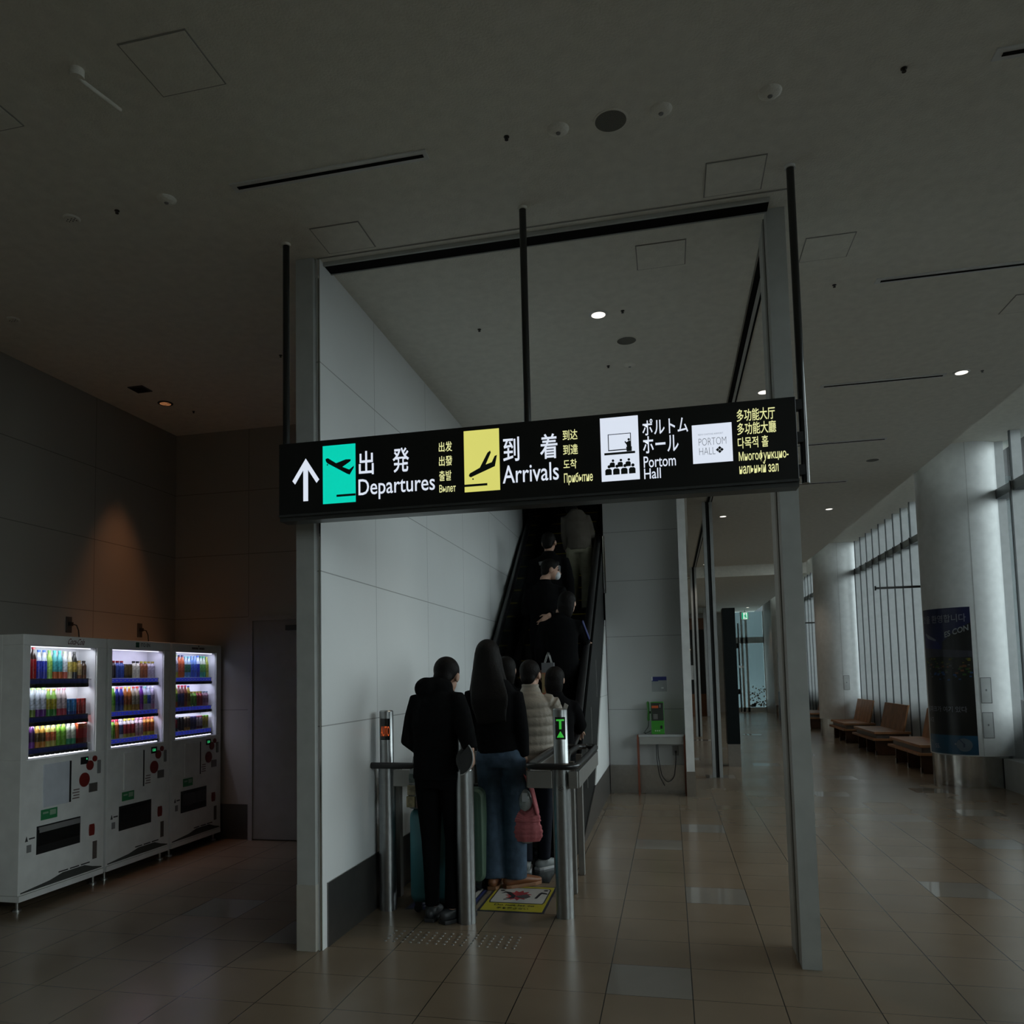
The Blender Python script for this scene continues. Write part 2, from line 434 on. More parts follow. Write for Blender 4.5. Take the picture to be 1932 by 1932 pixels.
struct(MB().box(XW - .12, -3.2, 0, XW + .20, 11.15, 0.37).box(XW - .02, 12.1, 0, XW + .20, 31.6, 0.30).build('wall_window_sill', M('sill_grey', (0.42, 0.43, 0.42), 0.5)), 'low grey sill below the windows')
struct(MB().box(XW - .05, 2.4, 0, XW + .25, 3.6, 4.45).build('wall_added_right', plain_white), 'plain wall added between the window bays to limit near daylight')  # unseen wall, added and sized to cut window light near the camera
# outside
struct(MB().box(-12, 35, -0.2, 20, 36, 9).build('wall_outside', M('outside_wall', (.045, .062, .065), .6)))
struct(MB().box(XW + .3, -60, -0.3, 90, 120, -0.2).build('ground', M('outside_ground', (0.10, 0.10, 0.10), 0.8)))
om = M('outside_building', (0.05, 0.055, 0.06), 0.7)
tag(MB().box(24, 45, -0.2, 34, 120, 10.6).build('terminal_building', om), 'long dark building outside beyond the window fins', 'building')
tag(MB().box(24, -60, -0.2, 25, 45, 2.6).build('low_sky_blocker', om), 'low dark slab added far outside to block the lowest sky', 'wall')  # unseen slab added as horizon, kept low to let sky light in
struct(MB().box(XW + .65, -60, -0.2, XW + .8, 120, 1.02).build('wall_fin_shader', om))  # unseen low wall added to shade the lower part of the fins
struct(MB().box(XW + .35, -60, 9.7, 16, 120, 10.0).build('sky_limit_canopy', M('sky_limit_dark', (0.06, 0.06, 0.06), 0.8)), 'dark canopy outside, sized to hold back the high sky light')  # reach and height of the canopy chosen to limit the sky light

# far end of the concourse
far_m = M('far_wall', (0.50, 0.49, 0.47), 0.5)
struct(MB().box(-4.3, 31.5, 0, 2.2, 31.6, 4.0).box(3.55, 31.5, 0, 4.5, 31.6, 4.5).build('wall_far', far_m))
struct(MB().box(3.45, 27.8, 0, 4.2, 31.5, 4.4).build('wall_far_right', M('far_right_wall', (0.30, 0.27, 0.24), 0.5)))
struct(MB().box(-4.2, 19.58, 3.74, 3.15, 19.62, 4.0).build('trim_12', ceil_m))
dfr = M('door_frame_white', (0.55, 0.60, 0.61), 0.35)
mb = MB(); 
for x in (2.2, 2.62, 2.78, 3.42): mb.box(x, 31.45, 0, x + .08, 31.55, 3.74)
mb.box(2.2, 31.45, 2.55, 3.5, 31.55, 2.78); mb.box(2.2, 31.45, 0, 3.5, 31.55, 0.16)
d2 = struct(mb.build('door_2', dfr), 'glazed double doors at the far end of the concourse')
MB().box(2.25, 31.49, 0.16, 3.45, 31.51, 3.74).build('pane', glass('door_glass', (0.85, 0.95, 0.96)), d2)
mb = MB(); rnd = random.Random(3)
for k in range(90):
    x = rnd.uniform(2.86, 3.42); z = 0.2 + rnd.random() ** 2 * 0.75; r = rnd.uniform(.012, .03)
    mb.box(x - r, 31.475, z - r, x + r, 31.485, z + r)
o = mb.build('frosted_dots', M('frosted_print', (0.5, 0.55, 0.55), 0.6), d2); o['kind'] = 'stuff'
p = bpy.data.lights.new('window_portal', 'AREA'); p.shape = 'RECTANGLE'; p.size = 1.2; p.size_y = 3.6; p.cycles.is_portal = True
po = bpy.data.objects.new('window_portal', p); COL.objects.link(po); po.location = (2.85, 31.8, 1.9); po.rotation_euler = (-PI / 2, 0, 0)

# ================================================================== hanging sign
sw = ME('sign_white', (0.80, 0.87, 1.0), 0.86, (0.3, 0.3, 0.3))
sg = ME('sign_teal', (0.0, 0.80, 0.58), 0.80)
sy = ME('sign_yellow', (0.86, 0.84, 0.20), 0.80)
sl = ME('sign_letter_yellow', (0.86, 0.87, 0.40), 0.92)
sk = M('sign_black_face', (0.008, 0.009, 0.009), 0.35)
pict = M('pictogram_black', (0.012, 0.018, 0.016), 0.5)
S = thing('hanging_sign', 'long black backlit guide sign hanging from three black rods', 'sign', (-0.70, 4.04, 2.39))
YF = 3.98
MB().box(-2.07, YF, 2.412, 0.63, 4.10, 2.812).build('housing', sk, S, bev=.003)
MB().box(-2.07, YF + .012, 2.378, 0.63, 4.09, 2.412).box(-2.07, YF - .004, 2.40, 0.63, YF + .012, 2.412).build('bottom_rail', M('sign_rail_grey', (0.09, 0.095, 0.095), 0.35, 0.6), S)
for x, z0 in ((-2.055, 2.385), (-0.679, 2.812), (0.668, 2.40)):
    r = MB().cyl((x, 4.04, z0), (x, 4.04, 4.0), 0.019, n=16).build('rod', black_gloss, S, smooth=40)
    MB().cyl((x, 4.04, 3.985), (x, 4.04, 3.999), 0.026, n=20).build('rod_collar', plain_white if x > 0 else ceil_m, r, smooth=40)
for x0, x1, z, h in ((.625,.665,2.44,.05),(.625,.665,2.60,.05),(.625,.665,2.76,.05),(-2.085,-2.065,2.44,.04),(-2.085,-2.065,2.76,.04)):
    MB().box(x0, 4.02, z, x1, 4.06, z + h).build('rod_bracket', black, S)
def sp(name, pts, mat, off=.002, parent=S):   # flat shape on the sign face
    return MB().prism([(x, YF - off, z) for x, z in pts], (0, .0015, 0)).build(name, mat, parent)
def st(body, x0, z0, x1, z1, mat, bold=0.0, parent=S, off=.003):
    mb = MB(); text_mb(mb, body, rect_fn((x0, YF - off, z0), (1, 0, 0), (0, 0, 1), x1 - x0, z1 - z0), bold)
    return mb.build('lettering', mat, parent)
def rc(x0, z0, x1, z1): return [(x0, z0), (x1, z0), (x1, z1), (x0, z1)]
sp('arrow', [(-1.923, 2.481), (-1.895, 2.481), (-1.895, 2.655), (-1.845, 2.578), (-1.829, 2.596), (-1.908, 2.718), (-1.988, 2.597), (-1.972, 2.578), (-1.923, 2.655)], sw)
g = sp('departures_pictogram', rc(-1.807, 2.457, -1.617, 2.778), sg)
sp('plane_symbol', [(-1.790, 2.705), (-1.776, 2.709), (-1.728, 2.677), (-1.672, 2.694), (-1.643, 2.692), (-1.645, 2.682), (-1.692, 2.654), (-1.652, 2.636), (-1.626, 2.655), (-1.626, 2.645), (-1.650, 2.608), (-1.665, 2.614), (-1.780, 2.681), (-1.788, 2.692)], pict, .004, g)
sp('runway_bar', rc(-1.727, 2.491, -1.617, 2.503), pict, .004, g)
MB().cyl((-1.779, YF - .004, 2.672), (-1.779, YF - .0025, 2.672), .004, n=10).build('wheel', pict, g)
g = sp('arrivals_pictogram', rc(-1.010, 2.464, -0.821, 2.789), sy)
sp('plane_symbol', [(-0.984, 2.545), (-0.975, 2.541), (-0.846, 2.590), (-0.834, 2.648), (-0.846, 2.644), (-0.862, 2.612), (-0.895, 2.602), (-0.866, 2.664), (-0.870, 2.674), (-0.884, 2.664), (-0.926, 2.588), (-0.980, 2.562), (-0.985, 2.553)], pict, .004, g)
sp('runway_bar', rc(-1.010, 2.492, -0.888, 2.504), pict, .004, g)
MB().cyl((-0.964, YF - .004, 2.531), (-0.964, YF - .0025, 2.531), .004, n=10).build('wheel', pict, g)
st('出', -1.597, 2.600, -1.512, 2.730, sw, .012); st('発', -1.404, 2.598, -1.312, 2.732, sw, .012)
st('Departures', -1.600, 2.462, -1.171, 2.577, sw, .006)
st('出发', -1.147, 2.689, -1.074, 2.743, sl, .008); st('出發', -1.147, 2.613, -1.074, 2.667, sl, .008)
st('출발', -1.147, 2.534, -1.080, 2.588, sl, .008); st('Вылет', -1.147, 2.472, -1.058, 2.513, sl, .009)
st('到', -0.801, 2.608, -0.716, 2.735, sw, .012); st('着', -0.608, 2.606, -0.518, 2.736, sw, .012)
st('Arrivals', -0.806, 2.494, -0.515, 2.588, sw, .006)
st('到达', -0.490, 2.694, -0.415, 2.747, sl, .008); st('到達', -0.490, 2.618, -0.415, 2.671, sl, .008)
st('도착', -0.490, 2.545, -0.423, 2.594, sl, .008); st('Прибытие', -0.489, 2.462, -0.344, 2.523, sl, .009)
g = sp('hall_pictogram', rc(-0.300, 2.466, -0.112, 2.790), sw)
scr = sp('screen_symbol', rc(-0.263, 2.619, -0.149, 2.704), pict, .004, g)
sp('screen_face', rc(-0.259, 2.624, -0.153, 2.700), sw, .0055, scr)
sp('stage_bar', rc(-0.283, 2.599, -0.131, 2.610), pict, .004, g)
sp('lectern_symbol', [(-0.172, 2.610), (-0.147, 2.610), (-0.146, 2.633), (-0.174, 2.633)], pict, .007, g)
sp('speaker_symbol', [(-0.170, 2.633), (-0.150, 2.633), (-0.151, 2.660), (-0.158, 2.664), (-0.172, 2.656), (-0.178, 2.664), (-0.181, 2.658), (-0.172, 2.645)], pict, .007, g)
mb = MB(); mb.cyl((-0.160, YF - .007, 2.670), (-0.160, YF - .005, 2.670), .006, n=12)
mb.build('head_symbol', pict, g)
for row, (z, xs, s) in enumerate(((2.497, (-0.265, -0.226, -0.187, -0.148), 1.0), (2.535, (-0.245, -0.206, -0.167), .8))):
    for x in xs:
        mb = MB(); mb.prism([(x - .016*s, YF - .004 - .001*(1-row), z), (x + .016*s, YF - .004 - .001*(1-row), z), (x + .016*s, YF - .004 - .001*(1-row), z + .024*s), (x + .009*s, YF - .004 - .001*(1-row), z + .031*s), (x - .009*s, YF - .004 - .001*(1-row), z + .031*s), (x - .016*s, YF - .004 - .001*(1-row), z + .024*s)], (0, .001, 0))
        mb.cyl((x + .004, YF - .005, z + .042*s), (x + .004, YF - .0035, z + .042*s), .008*s, n=12)
        mb.build('audience_symbol', pict, g)
st('ポルトム', -0.092, 2.683, 0.128, 2.765, sw, .010); st('ホール', -0.092, 2.592, 0.080, 2.678, sw, .010)
st('Portom', -0.091, 2.520, 0.064, 2.577, sw, .006); st('Hall', -0.091, 2.463, -0.010, 2.516, sw, .006)
g = sp('name_plate', rc(0.146, 2.521, 0.333, 2.713), sw)
gm = M('name_plate_grey', (0.16, 0.16, 0.16), 0.6)
st('NEW CHITOSE AIRPORT', 0.175, 2.659, 0.292, 2.667, M('name_plate_pale_grey', (0.40, 0.40, 0.42), 0.6), -.012, g)
st('PORTOM', 0.176, 2.608, 0.305, 2.644, gm, -.022, g); st('HALL', 0.177, 2.562, 0.252, 2.597, gm, -.022, g)
mb = MB()
for dx, dz in ((0, .009), (0, -.009), (.010, 0), (-.010, 0)):
    cx, cz = 0.273 + dx, 2.582 + dz; q = .0085
    mb.prism([(cx - q, YF - .003, cz), (cx, YF - .003, cz - q), (cx + q, YF - .003, cz), (cx, YF - .003, cz + q)], (0, .001, 0))
mb.build('diamond_logo', pict, g)
st('多功能大厅', 0.358, 2.711, 0.534, 2.772, sl, .008); st('多功能大廳', 0.358, 2.645, 0.536, 2.705, sl, .008)
st('다목적 홀', 0.358, 2.578, 0.498, 2.634, sl, .008); st('Многофункцио-', 0.360, 2.506, 0.586, 2.562, sl, .009)
st('нальный зал', 0.360, 2.453, 0.538, 2.506, sl, .009)

# ================================================================== vending machines
XF = -4.26
vm_white = M('vending_white_enamel', (0.80, 0.81, 0.79), 0.35)
vm_in = M('vending_display_white', (0.80, 0.80, 0.84), 0.5)
btn = M('vending_button_black', (0.015, 0.015, 0.015), 0.3)
tagd = M('price_tag_dim_blue', (0.03, 0.04, 0.16), 0.5)
tagb = ME('price_tag_blue', (0.02, 0.03, 0.33), 0.55, (0.02, 0.03, 0.3))
tagw = M('price_digit_white', (0.55, 0.58, 0.75), 0.5)
red_d = M('dull_red_print', (0.20, 0.02, 0.015), 0.5)
green_s = M('green_sticker', (0.03, 0.24, 0.09), 0.5)
sheet_m = M('white_sheet', (0.62, 0.66, 0.72), 0.5)
leg_m = M('zinc_foot', (0.45, 0.45, 0.43), 0.35, 0.9)
gled = ME('green_led', (0.05, 0.75, 0.25), 0.7)
pane_v = glass('display_glass', (0.97, 0.97, 0.98))

def vending(y0, w, win, lamp, lampcol, pw, tags, label, logo):
    """front faces +X at XF; win=(ya,yb) window span; three display shelves"""
    T = thing('vending_machine', label, 'vending machine', (XF - .25, y0 + w / 2, 0), 0, 'vending machines along the left wall')
    y1 = y0 + w; ya, yb = win; zb, zt, top = 1.0, 1.782, 1.855; xb = -4.775
    d = .17
    mb = MB()
    mb.box(xb, y0, .07, XF - d, y1, top)                      # rear carcass
    mb.box(XF - d, y0, .11, XF, y1, zb); mb.box(XF - d, y0, zt, XF, y1, top)
    mb.box(XF - d, y0, zb, XF, ya, zt); mb.box(XF - d, yb, zb, XF, y1, zt)
    mb.build('cabinet', vm_white, T, bev=.004)
    MB().box(xb + .02, y0 + .005, .07, XF + .004, y1 - .005, .108).build('plinth', vm_white, T)
    MB().box(XF - d + .001, ya, zb, XF - d + .006, yb, zt).box(XF - d + .006, yb - .006, zb, XF - .012, yb, zt).box(XF - d + .006, ya, zb, XF - .012, ya + .006, zt).box(XF - d + .006, ya, zb, XF - .012, yb, zb + .006).box(XF - d + .006, ya, zt - .006, XF - .012, yb, zt).build('display_lining', vm_in, T)
    MB().box(XF - .006, ya, zb, XF - .003, yb, zt).build('display_pane', pane_v, T)
    bz = (1.548, 1.283, 1.068)
    for s, z in enumerate(bz):
        y2 = yb - .035 - (.02 if tags is tagd else 0)
        sh = MB().box(XF - d + .006, ya + .006, z - .008, XF - .045, yb - .006, z).build('shelf', vm_in, T)
        MB().box(XF - .045, ya + .012, z - .062, XF - .040, y2 + .012, z + .003).build('button_rail', dark_grey if tags is tagd else vm_in, sh)
        mb = MB(); n = 12; p = (y2 - ya - .03) / n
        for k in range(n): mb.box(XF - .040, ya + .03 + k*p + .002, z - .032, XF - .037, ya + .03 + (k+1)*p - .002, z - .004)
        for k in range(n): mb.box(XF - .037, ya + .03 + k*p + .012, z - .022, XF - .036, ya + .03 + (k+.68)*p, z - .014, 1)
        mb.build('price_tag_row', [tags, tagd if tags is tagd else tagw], sh)
        b0 = None
        for k in range(n):
            if b0 is None:
                b0 = MB().box(0, .006, 0, .014, p - .006, .022).build('select_button', btn, T, world=False, bev=.003); bb = b0
            else:
                bb = bpy.data.objects.new('select_button', b0.data); COL.objects.link(bb); bb.parent = T
            bb.location = Vector((XF - .040, ya + .034 + k*p, z - .058)) - T.location
        # lamp tube under the shelf above lights this row
        zl = (zt - .010, bz[0] - .050, bz[1] - .050)[s]
        MB().cyl((XF - .022 if s == 0 else XF - .062, ya + .02, zl), (XF - .022 if s == 0 else XF - .062, yb - .05, zl), .0035, n=10).build('lamp_tube', lamp, T, smooth=40)
        l = bpy.data.lights.new('shelf_lamp', 'AREA'); l.shape = 'RECTANGLE'; l.size = .012; l.size_y = yb - ya - .06
        l.energy = pw; l.color = lampcol
        lo = bpy.data.objects.new('shelf_lamp', l); COL.objects.link(lo); lo.parent = T
        lo.location = Vector(((XF - .022 if s == 0 else XF - .062), (ya + yb) / 2 - .01, zl - .008)) - T.location
        lo.rotation_euler = (0, math.radians(30), 0)
    MB().cyl((XF - .03, ya + .02, 1.012), (XF - .03, yb - .05, 1.012), .005, n=10).build('lamp_tube', lamp, T, smooth=40)
    # lower front
    def fr(a, z, b, z2, name, mat, th=.004, par=T, bev=0): return MB().box(XF - .002, y0 + a, z, XF + th, y0 + b, z2).build(name, mat, par, bev=bev)
    def disc(a, z, r, name, mat, th=.006): return MB().cyl((XF - .001, y0 + a, z), (XF + th, y0 + a, z), r, n=28).build(name, mat, T, smooth=40)
    sx = w / .82
    nb = fr(.20*sx, .66, .44*sx, .955, 'bill_panel', sheet_m if tags is tagd else vm_white, .010, T, .002)
    MB().box(XF - .001, y0 + .445*sx, .66, XF + .006, y0 + .462*sx, .955).build('bill_slot', black, T)
    dp = fr(.56*sx, .915, .635*sx, .968, 'price_display', black, .005)
    mb = MB(); text_mb(mb, '120' if tags is not tagd else '·', rect_fn((XF + .006, y0 + (.572 if tags is not tagd else .612)*sx, .932 if tags is not tagd else .945), (0, 1, 0), (0, 0, 1), .042*sx if tags is not tagd else .012, .022 if tags is not tagd else .014), .02)
    mb.build('digits', gled, dp)
    disc(.60*sx, .80, .052, 'red_emblem', red_d); disc(.655*sx, .90, .036, 'red_emblem', red_d, .007); disc(.705*sx, .945, .022, 'red_emblem', red_d, .008)
    fr(.735*sx, .83, .765*sx, .93, 'coin_inlet', mid_grey, .012, T, .004)
    fr(.65*sx, .70, .735*sx, .765, 'coin_panel', M('coin_panel_grey', (0.2, 0.19, 0.18), .4, .6), .006)
    mb = MB(); mb.box(XF, y0 + .47*sx, .665, XF + .002, y0 + .56*sx, .755)
    for k in range(4): mb.box(XF + .002, y0 + .48*sx + .01*(k % 2), .675 + k*.02, XF + .003, y0 + .55*sx, .684 + k*.02, 1)
    mb.build('info_sticker', [vm_white, M('faint_print', (0.22, 0.17, 0.16), .6)], T)
    g = fr(.185*sx, .575, .335*sx, .645, 'green_notice', green_s, .003)
    mb = MB(); mb.box(XF + .003, y0 + .20*sx, .615, XF + .004, y0 + .25*sx, .628); mb.box(XF + .003, y0 + .265*sx, .60, XF + .004, y0 + .32*sx, .635); mb.build('notice_print', M('pale_green_print', (.3, .45, .32), .6), g)
    dl = MB().box(XF - .001, y0 + .15*sx, .35, XF + .003, y0 + .565*sx, .54).build('delivery_port', black, T)
    MB().box(XF + .002, y0 + .16*sx, .405, XF + .010, y0 + .555*sx, .515).build('delivery_flap', black_gloss, dl, bev=.003)
    if tags is tagd: MB().box(XF + .003, y0 + .165*sx, .495, XF + .012, y0 + .55*sx, .532).build('flap_rail', mid_grey, dl)
    MB().prism([(XF - .001, y0 + .685*sx + .028*math.cos(a), .42 + .055*max(-.75, min(.75, 1.3*math.sin(a)))) for a in (2*PI*k/28 for k in range(28))], (.008, 0, 0)).build('coin_return', red_d, T)
    mb = MB(); mb.prism([(XF, y0 + .05*sx, .455), (XF, y0 + .075*sx, .455), (XF, y0 + .0625*sx, .49)], (.002, 0, 0)); mb.box(XF, y0 + .085*sx, .465, XF + .002, y0 + .135*sx, .475); mb.box(XF, y0 + .065*sx, .38, XF + .002, y0 + .105*sx, .43, 1)
    mb.build('warning_sticker', [dark_grey, mid_grey], T)
    fr(.70*sx, .20, .745*sx, .33, 'code_sticker', M('brown_sticker', (.12, .10, .09), .6), .002)
    # vent swoop along the bottom
    v = MB().prism([(XF, y0 + .02, .128), (XF, y0 + .28*sx, .150), (XF, y0 + .40*sx, .175), (XF, y0 + .62*sx, .175), (XF, y0 + .70*sx, .150), (XF, y1 - .02, .128), (XF, y1 - .02, .121), (XF, y0 + .02, .121)], (.002, 0, 0)).build('vent_recess', M('vent_shadow', (.06, .065, .06), .7), T)
    mb = MB()
    for k in range(3): mb.box(XF + .001, y0 + (.36 + k*.11)*sx, .182, XF + .003, y0 + (.45 + k*.11)*sx, .190)
    mb.build('vent_slot', black, v)
    for y in (y0 + .05, y1 - .05):
        for x in (XF - .05, xb + .06):
            MB().cyl((x, y, 0), (x, y, .012), .028, n=14).cyl((x, y, .012), (x, y, .075), .010, n=10).build('foot', leg_m, T, smooth=40)
    # maker's lettering above the window
    if logo == 'script':
        mb = MB(); text_mb(mb, 'Coca-Cola', rect_fn((XF + .002, y0 + .40*sx, 1.797), (0, 1, 0), (0, 0, 1), .17, .045), .01, 0, .12); mb.build('lettering', M('logo_red', (.13, .03, .03), .5), T)
    elif logo == 'clover':
        mb = MB()
        for a in range(4):
            c, s_ = math.cos(a*PI/2 + PI/4), math.sin(a*PI/2 + PI/4); mb.cyl((XF, y0 + .345 + .014*c, 1.820 + .014*s_), (XF + .002, y0 + .345 + .014*c, 1.820 + .014*s_), .012, n=14)
        mb.build('clover_mark', M('logo_green', (.02, .10, .06), .5), T)
        mb = MB(); text_mb(mb, 'ITO EN', rect_fn((XF + .002, y0 + .385, 1.806), (0, 1, 0), (0, 0, 1), .12, .03), .015); mb.build('lettering', M('logo_dark', (.03, .06, .05), .5), T)
    else:
        mb = MB()
        for k in range(9): mb.box(XF, y0 + .30 + k*.021 + (.012 if k > 4 else 0), 1.806, XF + .002, y0 + .315 + k*.021 + (.012 if k > 4 else 0), 1.824)
        mb.box(XF, y0 + .402, 1.828, XF + .002, y0 + .412, 1.842)
        mb.build('logo_print', M('logo_brown', (.10, .07, .05), .5), T)
    return T, ya, yb, bz

lampw = ME('tube_white', (0.92, 0.95, 1.0), 1.6)
lampv = ME('tube_violet_white', (0.80, 0.80, 1.0), 1.7)
VM = []
VM.append(vending(4.555, .82, (4.620, 5.274), lampw, (0.90, 0.95, 1.0), .75, tagd, 'white vending machine nearest the camera, red script lettering on top', 'script'))
VM.append(vending(5.400, .79, (5.445, 6.104), lampv, (0.76, 0.76, 1.0), .75, tagb, 'middle white vending machine with a green clover mark on top', 'clover'))
VM.append(vending(6.216, .79, (6.276, 6.925), lampv, (0.74, 0.78, 1.0), .75, tagb, 'white vending machine farthest from the camera, next to the alcove door wall', 'print'))

